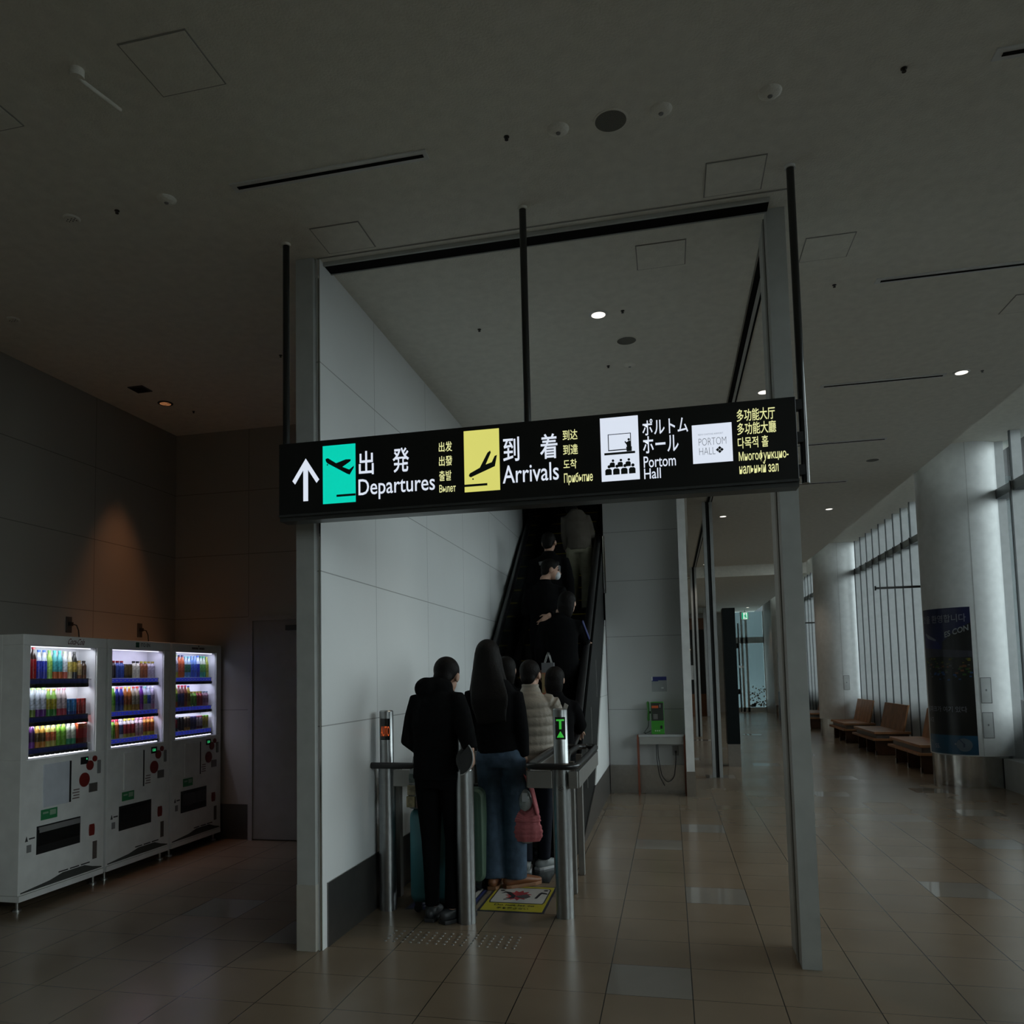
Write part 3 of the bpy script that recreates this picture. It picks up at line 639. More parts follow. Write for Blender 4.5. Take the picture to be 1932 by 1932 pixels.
# ---- drinks on display
WHT = (.62, .66, .70)
def DM(name, col): return M('drink_' + name, [c * .85 for c in col], .3, 0, .5, .45 if name.endswith('label') else .12, 75 if name.endswith('label') else 20)
DK = {  # kind: (description, type, height, body, label, cap, base)
 'cola': ('dark cola bottle with red label and red cap', 'b', .225, (.015,.006,.004), (.28,.01,.015), (.45,.02,.03), (.28,.01,.01)),
 'bluew': ('clear bottle with blue label and blue base', 'b', .205, (.55,.62,.75), (.03,.05,.42), (.06,.16,.6), (.04,.05,.33)),
 'greentea': ('pale green tea bottle with green cap', 'b', .205, (.35,.55,.12), (.30,.55,.10), (.25,.6,.15), (.25,.45,.1)),
 'teal': ('teal sports drink bottle with orange band', 'b', .205, (.10,.42,.45), (.05,.34,.38), (.1,.55,.6), (.42,.10,.03)),
 'whitered': ('white bottle with red fruit print near the base', 'b', .20, (.62,.65,.70), (.60,.62,.68), (.55,.7,.4), (.5,.12,.08)),
 'whitegold': ('white bottle with gold print', 'b', .20, (.60,.58,.50), (.50,.40,.10), (.6,.6,.62), (.45,.40,.25)),
 'blackgold': ('tall black coffee bottle with gold emblem', 'b', .20, (.012,.012,.012), (.30,.22,.03), (.1,.1,.1), (.02,.02,.03)),
 'tan': ('short tan coffee bottle', 's', .135, (.30,.20,.08), (.34,.25,.12), (.4,.28,.1), (.14,.05,.02)),
 'darkbrown': ('short dark brown coffee bottle', 's', .135, (.05,.025,.012), (.08,.04,.02), (.03,.02,.02), (.14,.05,.02)),
 'clear': ('clear water bottle with green cap', 'b', .205, (.60,.66,.74), (.62,.68,.76), (.3,.62,.15), (.20,.30,.06)),
 'clearp': ('clear water bottle with violet base', 'b', .205, (.60,.64,.74), (.62,.66,.76), (.3,.62,.15), (.16,.04,.26)),
 'greeny': ('green bottle with yellow band', 'b', .195, (.30,.52,.12), (.42,.35,.03), (.5,.35,.1), (.06,.26,.05)),
 'pinkw': ('white bottle with pink shoulder', 'b', .20, (.62,.52,.54), (.55,.45,.48), (.6,.2,.3), (.5,.06,.09)),
 'canblue': ('tall blue can', 'c', .12, (.03,.14,.36), (.04,.20,.45), None, (.02,.06,.25)),
 'canred': ('tall red can', 'c', .12, (.34,.02,.02), (.42,.05,.04), None, (.25,.01,.01)),
 'purple': ('purple grape bottle', 'b', .175, (.08,.02,.13), (.05,.02,.08), (.3,.06,.45), (.20,.05,.33)),
 'orange': ('amber bottle with black emblem', 'b', .165, (.55,.30,.05), (.10,.06,.02), (.6,.55,.5), (.52,.22,.04)),
 'yellowred': ('pale yellow bottle with red print', 'b', .165, (.62,.56,.16), (.5,.12,.04), (.35,.6,.1), (.5,.45,.12)),
 'lime': ('lime green tea bottle', 'b', .165, (.25,.52,.06), (.20,.45,.05), (.5,.5,.15), (.18,.42,.05)),
 'mint': ('white bottle with mint green lower half', 'b', .165, (.55,.58,.50), (.52,.55,.46), (.3,.55,.55), (.06,.36,.18)),
 'redpack': ('red drink pack', 'p', .155, (.38,.03,.03), (.45,.10,.03), None, (.20,.03,.02)),
 'dark': ('short black coffee bottle with white neck', 's', .14, (.02,.015,.015), (.04,.03,.03), (.35,.03,.03), (.012,.01,.01)),
 'sblue': ('short blue coffee bottle with white neck', 's', .14, (.05,.10,.38), (.04,.09,.36), (.4,.03,.03), (.03,.06,.3)),
 'cangold': ('brown coffee can with gold specks', 'c', .115, (.06,.04,.01), (.12,.08,.02), (.02,.02,.02), (.04,.03,.01)),
 'cream': ('cream milk coffee bottle with black cap', 's', .14, (.60,.58,.45), (.62,.60,.48), (.02,.02,.02), (.6,.58,.45)),
 'copper': ('copper brown tea bottle with yellow cap', 's', .14, (.26,.08,.03), (.30,.10,.04), (.6,.55,.08), (.22,.07,.03)),
 'lilac': ('pale lilac bottle with gold cap', 's', .14, (.48,.44,.52), (.45,.40,.50), (.45,.35,.08), (.40,.36,.44)),
 'talldark': ('tall dark bottle with amber streak', 'b', .20, (.02,.03,.05), (.03,.03,.05), (.10,.09,.02), (.02,.03,.04)),
 'green': ('bright green tea bottle', 'b', .20, (.15,.42,.04), (.12,.38,.03), (.35,.5,.4), (.3,.5,.08)),
 'navy': ('navy blue bottle with white neck', 'b', .195, (.04,.05,.34), (.03,.04,.30), (.5,.1,.12), (.06,.12,.42)),
 'orangey': ('orange juice bottle with yellow lower half', 'b', .195, (.50,.16,.03), (.48,.12,.03), (.55,.5,.1), (.50,.32,.03)),
 'tricolour': ('cream bottle with green and orange base', 'b', .195, (.45,.40,.28), (.40,.36,.26), (.5,.06,.04), (.45,.25,.04)),
 'violet': ('violet bottle with dark cap', 'b', .20, (.18,.03,.34), (.22,.04,.40), (.05,.02,.08), (.35,.06,.38)),
 'cleargreen': ('clear bottle with lime label', 'b', .195, (.55,.60,.68), (.30,.52,.10), (.15,.4,.35), (.55,.58,.66)),
 'clearblue': ('clear bottle with round blue label', 'b', .195, (.52,.55,.70), (.04,.10,.48), (.5,.5,.7), (.52,.56,.68)),
 'clearpink': ('clear bottle with pink base', 'b', .195, (.52,.46,.62), (.42,.30,.46), (.45,.45,.6), (.55,.25,.42)),
 'limes': ('short lime bottle with red round tag', 's', .15, (.22,.50,.05), (.16,.42,.03), (.45,.03,.06), (.12,.3,.05)),
 'oranges': ('short orange bottle', 's', .15, (.55,.17,.03), (.50,.14,.03), (.45,.03,.06), (.45,.14,.03)),
 'whites': ('short white bottle with dark emblem', 's', .15, (.58,.60,.68), (.06,.08,.20), (.5,.5,.5), (.55,.58,.66)),
 'redwhite': ('red and white milk tea bottle with gold base', 's', .15, (.55,.50,.48), (.38,.03,.04), (.5,.42,.06), (.50,.42,.08)),
 'pinks': ('short pale pink bottle', 's', .15, (.62,.46,.50), (.58,.42,.44), (.5,.2,.35), (.55,.30,.34)),
 'sunny': ('orange and yellow bottle', 's', .15, (.58,.28,.04), (.48,.10,.03), (.5,.10,.06), (.60,.50,.05)),
 'greyw': ('grey bottle with yellow band', 'b', .205, (.34,.32,.36), (.30,.28,.32), (.25,.35,.08), (.35,.35,.06)),
 'vermil': ('orange red tea bottle', 'b', .205, (.48,.10,.03), (.42,.08,.03), (.05,.05,.16), (.45,.11,.03)),
 'forest': ('clear bottle with dark green label', 'b', .195, (.40,.52,.66), (.03,.14,.08), (.15,.42,.5), (.10,.26,.5)),
 'azure': ('light blue water bottle', 'b', .20, (.15,.28,.62), (.05,.10,.45), (.2,.35,.7), (.05,.10,.48)),
 'paleg': ('pale green bottle with green band', 'b', .20, (.46,.52,.42), (.12,.34,.08), (.03,.30,.16), (.05,.30,.22)),
 'olive': ('yellow green bottle', 'b', .195, (.32,.38,.05), (.25,.30,.04), (.4,.4,.06), (.40,.45,.08)),
 'lemon': ('yellow green bottle with red base', 'b', .195, (.35,.40,.05), (.10,.26,.06), (.35,.5,.3), (.45,.12,.03)),
 'cocoa': ('brown bottle with blue band', 'b', .195, (.18,.09,.08), (.04,.06,.20), (.30,.02,.05), (.05,.04,.14)),
 'rust': ('rust brown bottle', 'b', .195, (.22,.06,.04), (.18,.05,.03), (.30,.02,.05), (.32,.08,.05)),
 'gold': ('gold bottle with dark blue cap', 'b', .19, (.35,.26,.04), (.25,.16,.03), (.04,.07,.33), (.40,.33,.06)),
 'greens': ('short green bottle with yellow neck', 's', .135, (.20,.42,.06), (.14,.36,.05), (.5,.45,.1), (.08,.26,.08)),
 'reds': ('short red bottle with gold cap', 's', .135, (.42,.05,.06), (.36,.04,.05), (.5,.36,.08), (.40,.05,.06)),
 'rose': ('short rose bottle with grey cap', 's', .135, (.36,.20,.30), (.32,.18,.28), (.2,.28,.36), (.48,.26,.42)),
 'pine': ('dark teal can with red print', 'c', .125, (.03,.10,.11), (.20,.03,.03), (.25,.04,.06), (.02,.06,.07)),
 'blackc': ('black coffee can', 'c', .125, (.012,.012,.014), (.03,.03,.03), (.03,.03,.03), (.03,.02,.04)),
 'latte': ('cream coffee can with dark top', 'c', .125, (.42,.36,.24), (.10,.07,.05), (.02,.02,.02), (.48,.26,.05)),
 'indigo': ('indigo coffee can', 'c', .125, (.05,.05,.17), (.03,.03,.10), None, (.03,.03,.16)),
 'maroon': ('maroon can with white stripe', 'c', .125, (.26,.04,.07), (.42,.36,.40), None, (.12,.03,.06)),
 'yellowg': ('green can with yellow print', 'c', .125, (.12,.26,.03), (.42,.36,.04), None, (.3,.36,.10)),
}
_proto = {}
def drink(kind, loc, label, group):
    desc, ty, h, cb, cl, cc, cbase = DK[kind]
    if kind not in _proto:
        r = .0215; mb = MB()
        if ty == 'b':
            prof = [(.021, 0), (r, .004), (r, .25*h), (r, .251*h), (r, .62*h), (r, .621*h), (.0205, .66*h), (.0165, .76*h), (.0105, .86*h), (.0095, .90*h), (.0095, .925*h)]
        elif ty == 's':
            prof = [(.021, 0), (r, .004), (r, .2*h), (r, .201*h), (r, .70*h), (r, .701*h), (.0205, .74*h), (.015, .82*h), (.0115, .87*h), (.0115, .90*h)]
        else:
            prof = [(.020, 0), (r, .006), (r, .22*h), (r, .221*h), (r, .86*h), (r, .861*h), (r, .93*h), (.020, .965*h), (.019, .98*h)]
        n = 14
        for i in range(len(prof) - 1):
            a, b = prof[i], prof[i + 1]
            zmid = (a[1] + b[1]) / 2 / h
            mi = 2 if zmid < .24 else (1 if (ty != 'c' and .25 < zmid < .62) or (ty == 'c' and .5 < zmid < .86) else 0)
            if ty == 's': mi = 2 if zmid < .2 else (1 if zmid < .70 else 0)
            mb.rings([[(q[0]*math.cos(2*PI*k/n), q[0]*math.sin(2*PI*k/n), q[1]) for k in range(n)] for q in (a, b)], cap=(i == 0 or i == len(prof) - 2), mi=mi)
        if ty == 'p':
            mb = MB(); mb.box(-.022, -.022, 0, .022, .022, .25*h, 2); mb.box(-.022, -.022, .25*h, .022, .022, .7*h, 0); mb.box(-.022, -.022, .7*h, .022, .022, .94*h, 1); mb.prism([(-.022, -.022, .94*h), (.022, -.022, .94*h), (0, -.022, h)], (0, .044, 0), 0)
        o = mb.build({'b': 'drink_bottle', 's': 'drink_bottle', 'c': 'drink_can', 'p': 'drink_pack'}[ty], [DM(kind + '_body', cb), DM(kind + '_label', cl), DM(kind + '_base', cbase)], smooth=50 if ty != 'p' else None)
        if cc:
            rc_ = .0115 if ty == 'b' else (.0135 if ty == 's' else .0195)
            z0 = {'b': .925, 's': .90, 'c': .98}[ty] * h
            c = MB().cyl((0, 0, z0), (0, 0, h), rc_, n=14).build('cap', DM(kind + '_cap', cc), o, world=False, smooth=40)
        _proto[kind] = o
    else:
        o = dup(_proto[kind])
    o.location = loc
    return tag(o, label, 'drink', group)
ROWS = [
 [['cola','cola','bluew','bluew','greentea','teal','teal','whitered','whitegold','blackgold','tan','darkbrown'],
  ['clear','clear','clearp','clearp','greeny','greeny','pinkw','pinkw','canblue','canblue','canred','canred'],
  ['purple','purple','orange','orange','yellowred','yellowred','lime','lime','mint','mint','redpack','redpack']],
 [['talldark','dark','sblue','sblue','cangold','cangold','cream','cream','copper','copper','lilac','lilac'],
  ['green','green','navy','navy','orangey','orangey','tricolour','tricolour','violet','cleargreen','clearblue','clearpink'],
  ['limes','limes','oranges','whites','redwhite','redwhite','redwhite','pinks','pinks','sunny','sunny','sunny']],
 [['greyw','greyw','vermil','vermil','forest','forest','azure','azure','bluew','paleg','paleg','olive'],
  ['lemon','lemon','cocoa','cocoa','rust','gold','greens','greens','reds','reds','rose','rose'],
  ['pine','pine','blackc','blackc','latte','latte','indigo','indigo','maroon','maroon','yellowg','yellowg']]]
ORD = ['first', 'second', 'third', 'fourth', 'fifth', 'sixth', 'seventh', 'eighth', 'ninth', 'tenth', 'eleventh', 'twelfth']
for v, (T, ya, yb, bz) in enumerate(VM):
    mn = ('nearest', 'middle', 'farthest')[v]
    for s in range(3):
        sn = ('top', 'middle', 'bottom')[s]; row = ROWS[v][s]; n = len(row)
        p = (yb - ya - .06) / n
        for k, kd in enumerate(row):
            drink(kd, (XF - .075, ya + .028 + p * (k + .5), bz[s] + .0005), '%s, %s from left, %s shelf, %s machine' % (DK[kd][0], ORD[k], sn, mn),
                  'drinks on the %s shelf of the %s vending machine' % (sn, mn))

# wall outlets and their plugs above the machines
for y, nm in ((5.58, 'nearest'), (6.48, 'middle')):
    T = thing('wall_outlet', 'dark wall socket with plugged cord above the %s vending machine' % nm, 'outlet', (-4.79, y, 1.95), 0, 'sockets above the vending machines')
    MB().box(-4.789, y - .03, 1.93, -4.778, y + .03, 2.06).build('plate', dark_grey, T, bev=.002)
    MB().box(-4.778, y - .015, 1.985, -4.755, y + .02, 2.015).build('plug', black, T)
    MB().tube([(-4.757, y + .01, 2.0), (-4.735, y + .03, 1.99), (-4.728, y + .045, 1.95), (-4.726, y + .05, 1.90), (-4.726, y + .05, 1.875)], .005, 8).build('cord', black, T, smooth=60)

# ================================================================== escalator
nose = lambda y: 1.49 + .75 * (y - 9.2)
esc_blk = M('escalator_dark_panel', (0.009, 0.010, 0.010), 0.45, 0, .15)
esc_gls = M('escalator_dark_glass', (0.020, 0.024, 0.024), 0.12, 0, .6)
esc_st = M('escalator_step_grey', (0.045, 0.045, 0.045), 0.45, .5, .5, .1, 40)
yel = M('step_edge_yellow', (0.75, 0.60, 0.03), .5)
rubber = M('handrail_rubber', (0.013, 0.013, 0.014), 0.28)
E = thing('escalator', 'dark up escalator crowded with people beside the white wall', 'escalator', (-1.36, 6.4, 0))
mb = MB(); mb.box(-1.80, 5.86, 0, -.91, 7.33, .006)
for k in range(26): mb.box(-1.74 + k*.03, 6.75, .006, -1.725 + k*.03, 7.33, .010)
mb.build('floor_plate', M('floor_plate_metal', (0.10, 0.105, 0.105), 0.22, .85, .5, .1, 50), E)
MB().box(-1.74, 7.30, .010, -.97, 7.33, .016).build('comb_edge', yel, E)
for j in range(-7, 15):
    y, z = 9.2 + .267*j, 1.49 + .2*j
    mb = MB(); mb.box(-1.74, y, z - .2, -.97, y + .267, z - .001); mb.box(-1.74, y - .003, z - .014, -.97, y + .022, z, 1)
    for k in range(24): mb.box(-1.735 + k*.0318, y + .022, z - .001, -1.722 + k*.0318, y + .267, z + .002)
    mb.build('step', [esc_st, yel], E)
def yz(pts, x0, x1): return MB().prism([(x0, y, z) for y, z in pts], (x1 - x0, 0, 0))
for x0, x1 in ((-1.80, -1.742), (-.968, -.90)):
    yz([(6.6, 0), (7.2, 0), (13.3, nose(13.3) - .35), (13.3, nose(13.3) + .06), (7.25, .10), (6.6, .10)], x0, x1).build('skirt', steel_dark, E)
for x0, x1 in ((-1.865, -1.845), (-.875, -.855)):
    top = [(13.3, nose(13.3) + .84), (7.25, .86), (6.80, .84)]
    arc = [(6.78 - .36*math.sin(a), .46 + .38*math.cos(a)) for a in (PI*k/12 for k in range(13))]
    yz([(7.2, .02), (13.3, nose(13.3) - .05)] + top[:2] + arc, x0, x1).build('balustrade', esc_gls, E)
    xm = (x0 + x1) / 2
    path = [(xm, 6.95, .06), (xm, 6.78, .06)] + [(xm, 6.78 - .40*math.sin(a), .46 - .42*math.cos(a)) for a in (PI*k/14 for k in range(1, 14))] + [(xm, 6.78, .885), (xm, 7.10, .895), (xm, 7.35, nose(7.35) + .83), (xm, 13.3, nose(13.3) + .88)]
    MB().loft(path, [(.042, .030)] * len(path), n=14).build('handrail', rubber, E, smooth=60)
yz([(6.62, 0), (7.05, 0), (8.45, .30), (10.38, 2.12), (10.38, nose(10.38) + .72), (7.25, .74), (6.62, .74)], -.83, -.812).build('outer_panel', esc_blk, E)
yz([(8.45, .355), (10.385, .355), (10.385, 2.20), (10.36, 2.16)], -.808, -.796).build('white_cladding', white_panel, E)
yz([(7.05, 0), (10.385, 0), (10.385, .355), (8.45, .355)], -.808, -.798).build('outer_skirting', steel_dark, E)
for y, z0 in ((7.75, .42), (8.30, .75), (9.0, 1.25)):
    MB().box(-.812, y, z0, -.806, y + .018, z0 + .42).build('panel_joint', M('joint_grey', (.3, .3, .29), .35, .7), E)

# ================================================================== queue posts with looped rails
post_st = M('satin_steel_post', (0.36, 0.37, 0.37), 0.33, 1.0, .5, .06, 25)
def queue_post(x, y, label, disp):
    T = thing('queue_post', label, 'post', (x, y, 0), 0, 'steel posts before the escalator')
    MB().cyl((x, y, 0), (x, y, .92), .056, n=28).build('lower_tube', post_st, T, smooth=40)
    MB().lathe([(.050, .92), (.046, .925), (.046, 1.285), (.040, 1.292), (.001, 1.293)], (x, y, 0), 28).build('upper_tube', post_st, T, smooth=40)
    if disp:
        yb = y - .0475
        d = MB(); n = 10
        ring = lambda r, z: [(x + r*math.sin(a), y - r*math.cos(a), z) for a in (math.radians(-35 + 84*k/n) for k in range(n + 1))]
        a0, a1 = ring(.0472, 1.10), ring(.0472, 1.24)
        d.add(a0 + a1, [(k, k + 1, k + 2 + n, k + 1 + n) for k in range(n)])
        dp = d.build('display', black_gloss, T)
        fn = lambda u, v: Vector((x + .0485*math.sin(math.radians(-30 + 74*u)), y - .0485*math.cos(math.radians(-30 + 74*u)), 1.11 + .12*v))
        if disp == 'auto':
            mb = MB(); text_mb(mb, 'AUTO', lambda u, v: fn(u, .12 + .55*v), .01); mb.build('lettering', ME('led_red', (.75, .12, .02), .55), dp)
        else:
            mb = MB()
            def rect(u0, v0, u1, v1):
                m = 6; A = [fn(u0 + (u1 - u0)*k/m, v0) for k in range(m + 1)] + [fn(u0 + (u1 - u0)*k/m, v1) for k in range(m + 1)]
                mb.add(A, [(k, k + 1, k + 2 + m, k + 1 + m) for k in range(m)])
            rect(.08, .88, .92, .97); rect(.38, .45, .62, .88)
            for k in range(8): rect(.14 + .045*k, .02 + .04*k, .86 - .045*k, .06 + .04*k)
            mb.build('arrow_symbol', ME('led_green', (.05, .62, .06), .6), dp)
    return T
queue_post(-1.852, 5.063, 'steel queue post by the wall with red AUTO display', 'auto')
queue_post(-.692, 5.079, 'steel queue post with green arrow display', 'arrow')
T = queue_post(-1.273, 4.873, 'middle steel queue post without display, right of the man in black', None)
mb = MB()
for k in range(14):
    a = k * 2.4; r = .004 * math.sqrt(k); x = -.692 + r * 1.0 * math.cos(a); z = .80 + 1.5 * r * math.sin(a)
    mb.cyl((x, 5.079 - .0575, z), (x, 5.079 - .054, z), .0026, n=6)
o = mb.build('speaker_grille', black, bpy.data.objects['queue_post.001'])
def loop_rail(label, rail, plates, posts, base):
    T = thing('queue_rail', label, 'rail', base, 0, 'rails before the escalator')
    for p in rail: MB().tube(p, .021, 12).build('handrail', rubber, T, smooth=60)
    for p in plates: MB().box(*p).build('side_plate', M('rail_plate_grey', (.28, .275, .26), .4, .6), T, bev=.003)
    for x, y in posts: MB().box(x - .022, y - .03, 0, x + .022, y + .03, .90).build('support_post', M('support_grey', (.30, .295, .28), .38, .6), T, bev=.003)
def rounded(pts, r=.09, n=6):
    P = [Vector(p) for p in pts]; out = [P[0]]
    for i in range(1, len(P) - 1):
        a = (P[i-1] - P[i]).normalized(); b = (P[i+1] - P[i]).normalized()
        s, e = P[i] + a * r, P[i] + b * r
        for k in range(n + 1):
            t = k / n; out.append(s * (1-t)**2 + P[i] * 2*t*(1-t) + e * t**2)
    return out + [P[-1]]
zr = .935
loop_rail('black looped handrail around the right queue post',
   [rounded([(-.76, 6.40, zr), (-.90, 6.40, zr), (-.90, 5.0, zr), (-.59, 5.0, zr), (-.59, 6.40, zr), (-.74, 6.40, zr), (-.74, 5.75, zr), (-.74, 5.70, zr - .12)])],
   [(-.90, 5.01, .80, -.745, 5.04, .905), (-.64, 5.01, .80, -.585, 5.04, .905), (-.60, 5.04, .80, -.575, 6.35, .905), (-.912, 5.04, .80, -.89, 6.35, .905)],
   [(-.700, 5.632), (-.702, 6.154), (-.895, 6.20)], (-.74, 5.6, 0))
loop_rail('black handrail between the wall and the left queue post',
   [rounded([(-1.935, 5.0, zr), (-1.56, 5.0, zr), (-1.56, 6.40, zr), (-1.80, 6.40, zr)])],
   [(-1.79, 5.01, .80, -1.57, 5.04, .905), (-1.575, 5.04, .80, -1.55, 6.35, .905)],
   [(-1.885, 5.375), (-1.565, 6.2)], (-1.75, 5.6, 0))

# ================================================================== floor markings
T = thing('tactile_strip', 'strip of small raised metal dots on the floor tiles', 'tactile paving', (-1.28, 4.55, 0))
d0 = None
for i in range(16):
    for j in range(5):
        p = Vector((-1.65 + .05*i, 4.455 + .047*j, 0))
        if d0 is None:
            d0 = MB().lathe([(.0085, 0), (.0075, .003), (.003, .0045), (.0005, .0047)], n=12).build('dot', M('stud_steel', (.30, .29, .27), .35, .8), T, world=False, smooth=60); q = d0
        else:
            q = bpy.data.objects.new('dot', d0.data); COL.objects.link(q); q.parent = T
        q.location = p - T.location
def floor_sticker(x0, x1, y0, y1, col, label, kind):
    T = thing('floor_sticker', label, 'floor sticker', ((x0 + x1)/2, (y0 + y1)/2, 0), 0, 'safety stickers before the escalator')
    w = x1 - x0; h = y1 - y0
    fl = lambda u, v, z: (x0 + u*w, y0 + v*h, z)
    def q(us, z, name, mat, par=T): return MB().prism([fl(u, v, z) for u, v in us], (0, 0, -.0007)).build(name, mat, par)
    q([(-.04, -.04), (1.04, -.04), (1.04, 1.03), (-.04, 1.03)], .001, 'border', M('sticker_border', (.03, .03, .045), .4))
    q([(0, 0), (1, 0), (1, 1), (0, 1)], .002, 'sheet', col)
    blk = M('sticker_black', (.02, .02, .025), .5); wh = M('sticker_white', (.50, .48, .45), .4)
    pf = q([(.06, .29), (.94, .29), (.96, .35), (.96, .88), (.92, .93), (.08, .93), (.04, .88), (.04, .35)], .0028, 'picture_frame', blk)
    q([(.075, .31), (.925, .31), (.94, .36), (.94, .87), (.91, .91), (.09, .91), (.06, .87), (.06, .36)], .0036, 'picture', wh)
    if kind == 'warn':
        bs = []
        for k in range(22):
            a = 2*PI*k/22; r = (.30 if k % 2 else .20); bs.append((.46 + r*.75*math.cos(a), .60 + r*.70*math.sin(a)))
        q(bs, .0044, 'burst', M('sticker_red', (.42, .05, .06), .4))
        q([(.15, .66), (.22, .70), (.36, .55), (.33, .47), (.25, .42), (.27, .40), (.42, .48), (.42, .58), (.30, .72), (.20, .74)], .0052, 'figure_symbol', blk)
        q([(.76, .50), (.80, .50), (.84, .70), (.94, .68), (.92, .73), (.82, .76), (.79, .70)], .0052, 'figure_symbol', blk)
        q([(.42, .56), (.60, .66), (.68, .56), (.62, .48), (.50, .50)], .0052, 'figure_symbol', M('sticker_grey', (.09, .08, .08), .5))
        for (a, b) in ((.14, .78), (.88, .84)): MB().cyl(fl(a, b, .0044), fl(a, b, .0052), .016, n=12).build('head_symbol', blk, T)
        tm = M('sticker_text', (.05, .045, .02), .5)
        mb = MB(); text_mb(mb, 'Do not let go', lambda a, b: fl(.17 + .66*a, .165 + .085*b, .003), .02); mb.build('lettering', tm, T)
        mb = MB(); text_mb(mb, '手を離さない', lambda a, b: fl(.24 + .52*a, .06 + .075*b, .003), .02); mb.build('lettering', tm, T)
    else:
        q([(.62, .50), (.70, .48), (.86, .66), (.88, .80), (.80, .84), (.74, .72)], .0044, 'figure_symbol', blk)
        q([(.20, .40), (.32, .40), (.40, .60), (.36, .78), (.26, .76)], .0044, 'figure_symbol', blk)
        tm = M('sticker_text_pale', (.45, .45, .5), .5)
        for k in range(9): MB().box(*fl(.16 + .075*k, .17, .0025), *fl(.20 + .075*k, .22, .003)).build('printed_mark', tm, T)
        for k in range(7): MB().box(*fl(.22 + .075*k, .07, .0025), *fl(.26 + .075*k, .12, .003)).build('printed_mark', tm, T)
floor_sticker(-1.256, -.851, 5.14, 5.74, M('sticker_yellow', (.42, .36, .03), .4), 'yellow floor sticker reading Do not let go', 'warn')
floor_sticker(-1.73, -1.32, 5.10, 5.70, M('sticker_blue', (.035, .045, .16), .4), 'blue floor sticker behind the middle post', 'info')

# ================================================================== payphone, its table, notice, socket
T = thing('phone_table', 'narrow pale table with reddish legs under the payphone', 'table', (-.14, 10.28, 0))
MB().box(-.415, 10.19, .715, .135, 10.375, .745).build('tabletop', M('table_laminate', (.36, .37, .37), .35), T, bev=.003)
MB().box(-.405, 10.20, .625, .128, 10.22, .715).build('apron', M('table_apron', (.27, .27, .25), .45), T)
rl = M('reddish_wood_leg', (.17, .055, .03), .4)
for x in (-.426, .137):
    for y in (10.19, 10.34): MB().box(x - .011, y, 0, x + .011, y + .03, .735).build('leg', rl, T)
ph = M('payphone_green', (.045, .26, .03), .35); phd = M('payphone_green_dark', (.035, .20, .025), .35)
T = thing('payphone', 'bright green payphone standing on the narrow table', 'payphone', (-.17, 10.29, .745))
MB().box(-.256, 10.225, .746, -.096, 10.365, 1.145).build('body', ph, T, bev=.006)
pn = MB().box(-.251, 10.218, .915, -.101, 10.226, 1.135).build('panel', M('payphone_panel', (.03, .035, .03), .35), T, bev=.003)
MB().box(-.243, 10.214, 1.070, -.163, 10.219, 1.10).build('card_label', M('orange_label', (.50, .09, .02), .45), pn)
MB().box(-.150, 10.214, 1.075, -.135, 10.219, 1.115).build('coin_slot', mid_grey, pn)
kp = MB()
for i in range(3):
    for j in range(4): kp.box(-.225 + i*.018, 10.213, .935 + j*.016, -.211 + i*.018, 10.219, .947 + j*.016)
kp.build('keypad', M('key_grey', (.20, .20, .19), .5), pn)
MB().box(-.145, 10.220, .815, -.120, 10.226, .855).build('coin_return', black, T)
lb = MB(); lb.box(-.222, 10.2225, .775, -.145, 10.2255, .805)
for i in range(3): lb.cyl((-.205 + i*.024, 10.2215, .790), (-.205 + i*.024, 10.2235, .790), .009, n=12, mi=1)
lb.build('mark_plate', [ph, M('pale_mark', (.40, .48, .36), .5)], T)
hs = MB(); hs.loft([(-.290, 10.28, .925), (-.288, 10.265, .95), (-.284, 10.262, 1.03), (-.288, 10.265, 1.10), (-.290, 10.28, 1.135)], [(.016, .022), (.015, .018), (.012, .014), (.015, .018), (.017, .023)], n=12, rnd=True)
h = hs.build('handset', phd, T, smooth=60)
MB().box(-.275, 10.27, 1.00, -.255, 10.30, 1.03).build('cradle', black, T)
MB().tube(rounded([(-.29, 10.28, .92), (-.29, 10.26, .84), (-.35, 10.25, .765), (-.33, 10.25, .752), (-.262, 10.26, .79)], .03), .004, 8).build('cord', dark_grey, h, smooth=60)
T = thing('wall_notice', 'blue and grey notice sheet on the wall above the payphone', 'notice', (-.14, 10.40, 1.37))
MB().box(-.235, 10.393, 1.27, -.05, 10.399, 1.46).build('sheet', M('notice_grey', (.30, .32, .32), .25), T)
MB().prism([(-.232, 10.3905, 1.40), (-.155, 10.3905, 1.40), (-.155, 10.3905, 1.412), (-.052, 10.3905, 1.412), (-.052, 10.3905, 1.458), (-.232, 10.3905, 1.458)], (0, .002, 0)).build('blue_header', M('notice_blue', (.03, .04, .17), .35), T)
MB().box(-.240, 10.389, 1.41, -.222, 10.391, 1.458).box(-.12, 10.389, 1.31, -.09, 10.391, 1.322).build('pale_mark', M('notice_pale', (.62, .64, .66), .3), T)
T = thing('wall_socket', 'grey wall socket below the phone table with black cords', 'outlet', (.03, 10.40, .53))
MB().box(-.007, 10.392, .472, .065, 10.399, .588).build('plate', M('socket_grey', (.22, .215, .21), .5), T, bev=.002)
MB().box(.018, 10.375, .50, .042, 10.393, .53).build('plug', black, T)
MB().tube(rounded([(.03, 10.378, .50), (.028, 10.37, .40), (.0, 10.36, .20), (-.08, 10.35, .13), (-.15, 10.34, .22), (-.185, 10.33, .45), (-.19, 10.33, .70)], .05), .005, 8).build('cord', black, T, smooth=60)
MB().tube(rounded([(-.12, 10.35, .10), (-.18, 10.34, .22), (-.205, 10.335, .45), (-.205, 10.33, .70)], .05), .005, 8).build('cord', black, T, smooth=60)

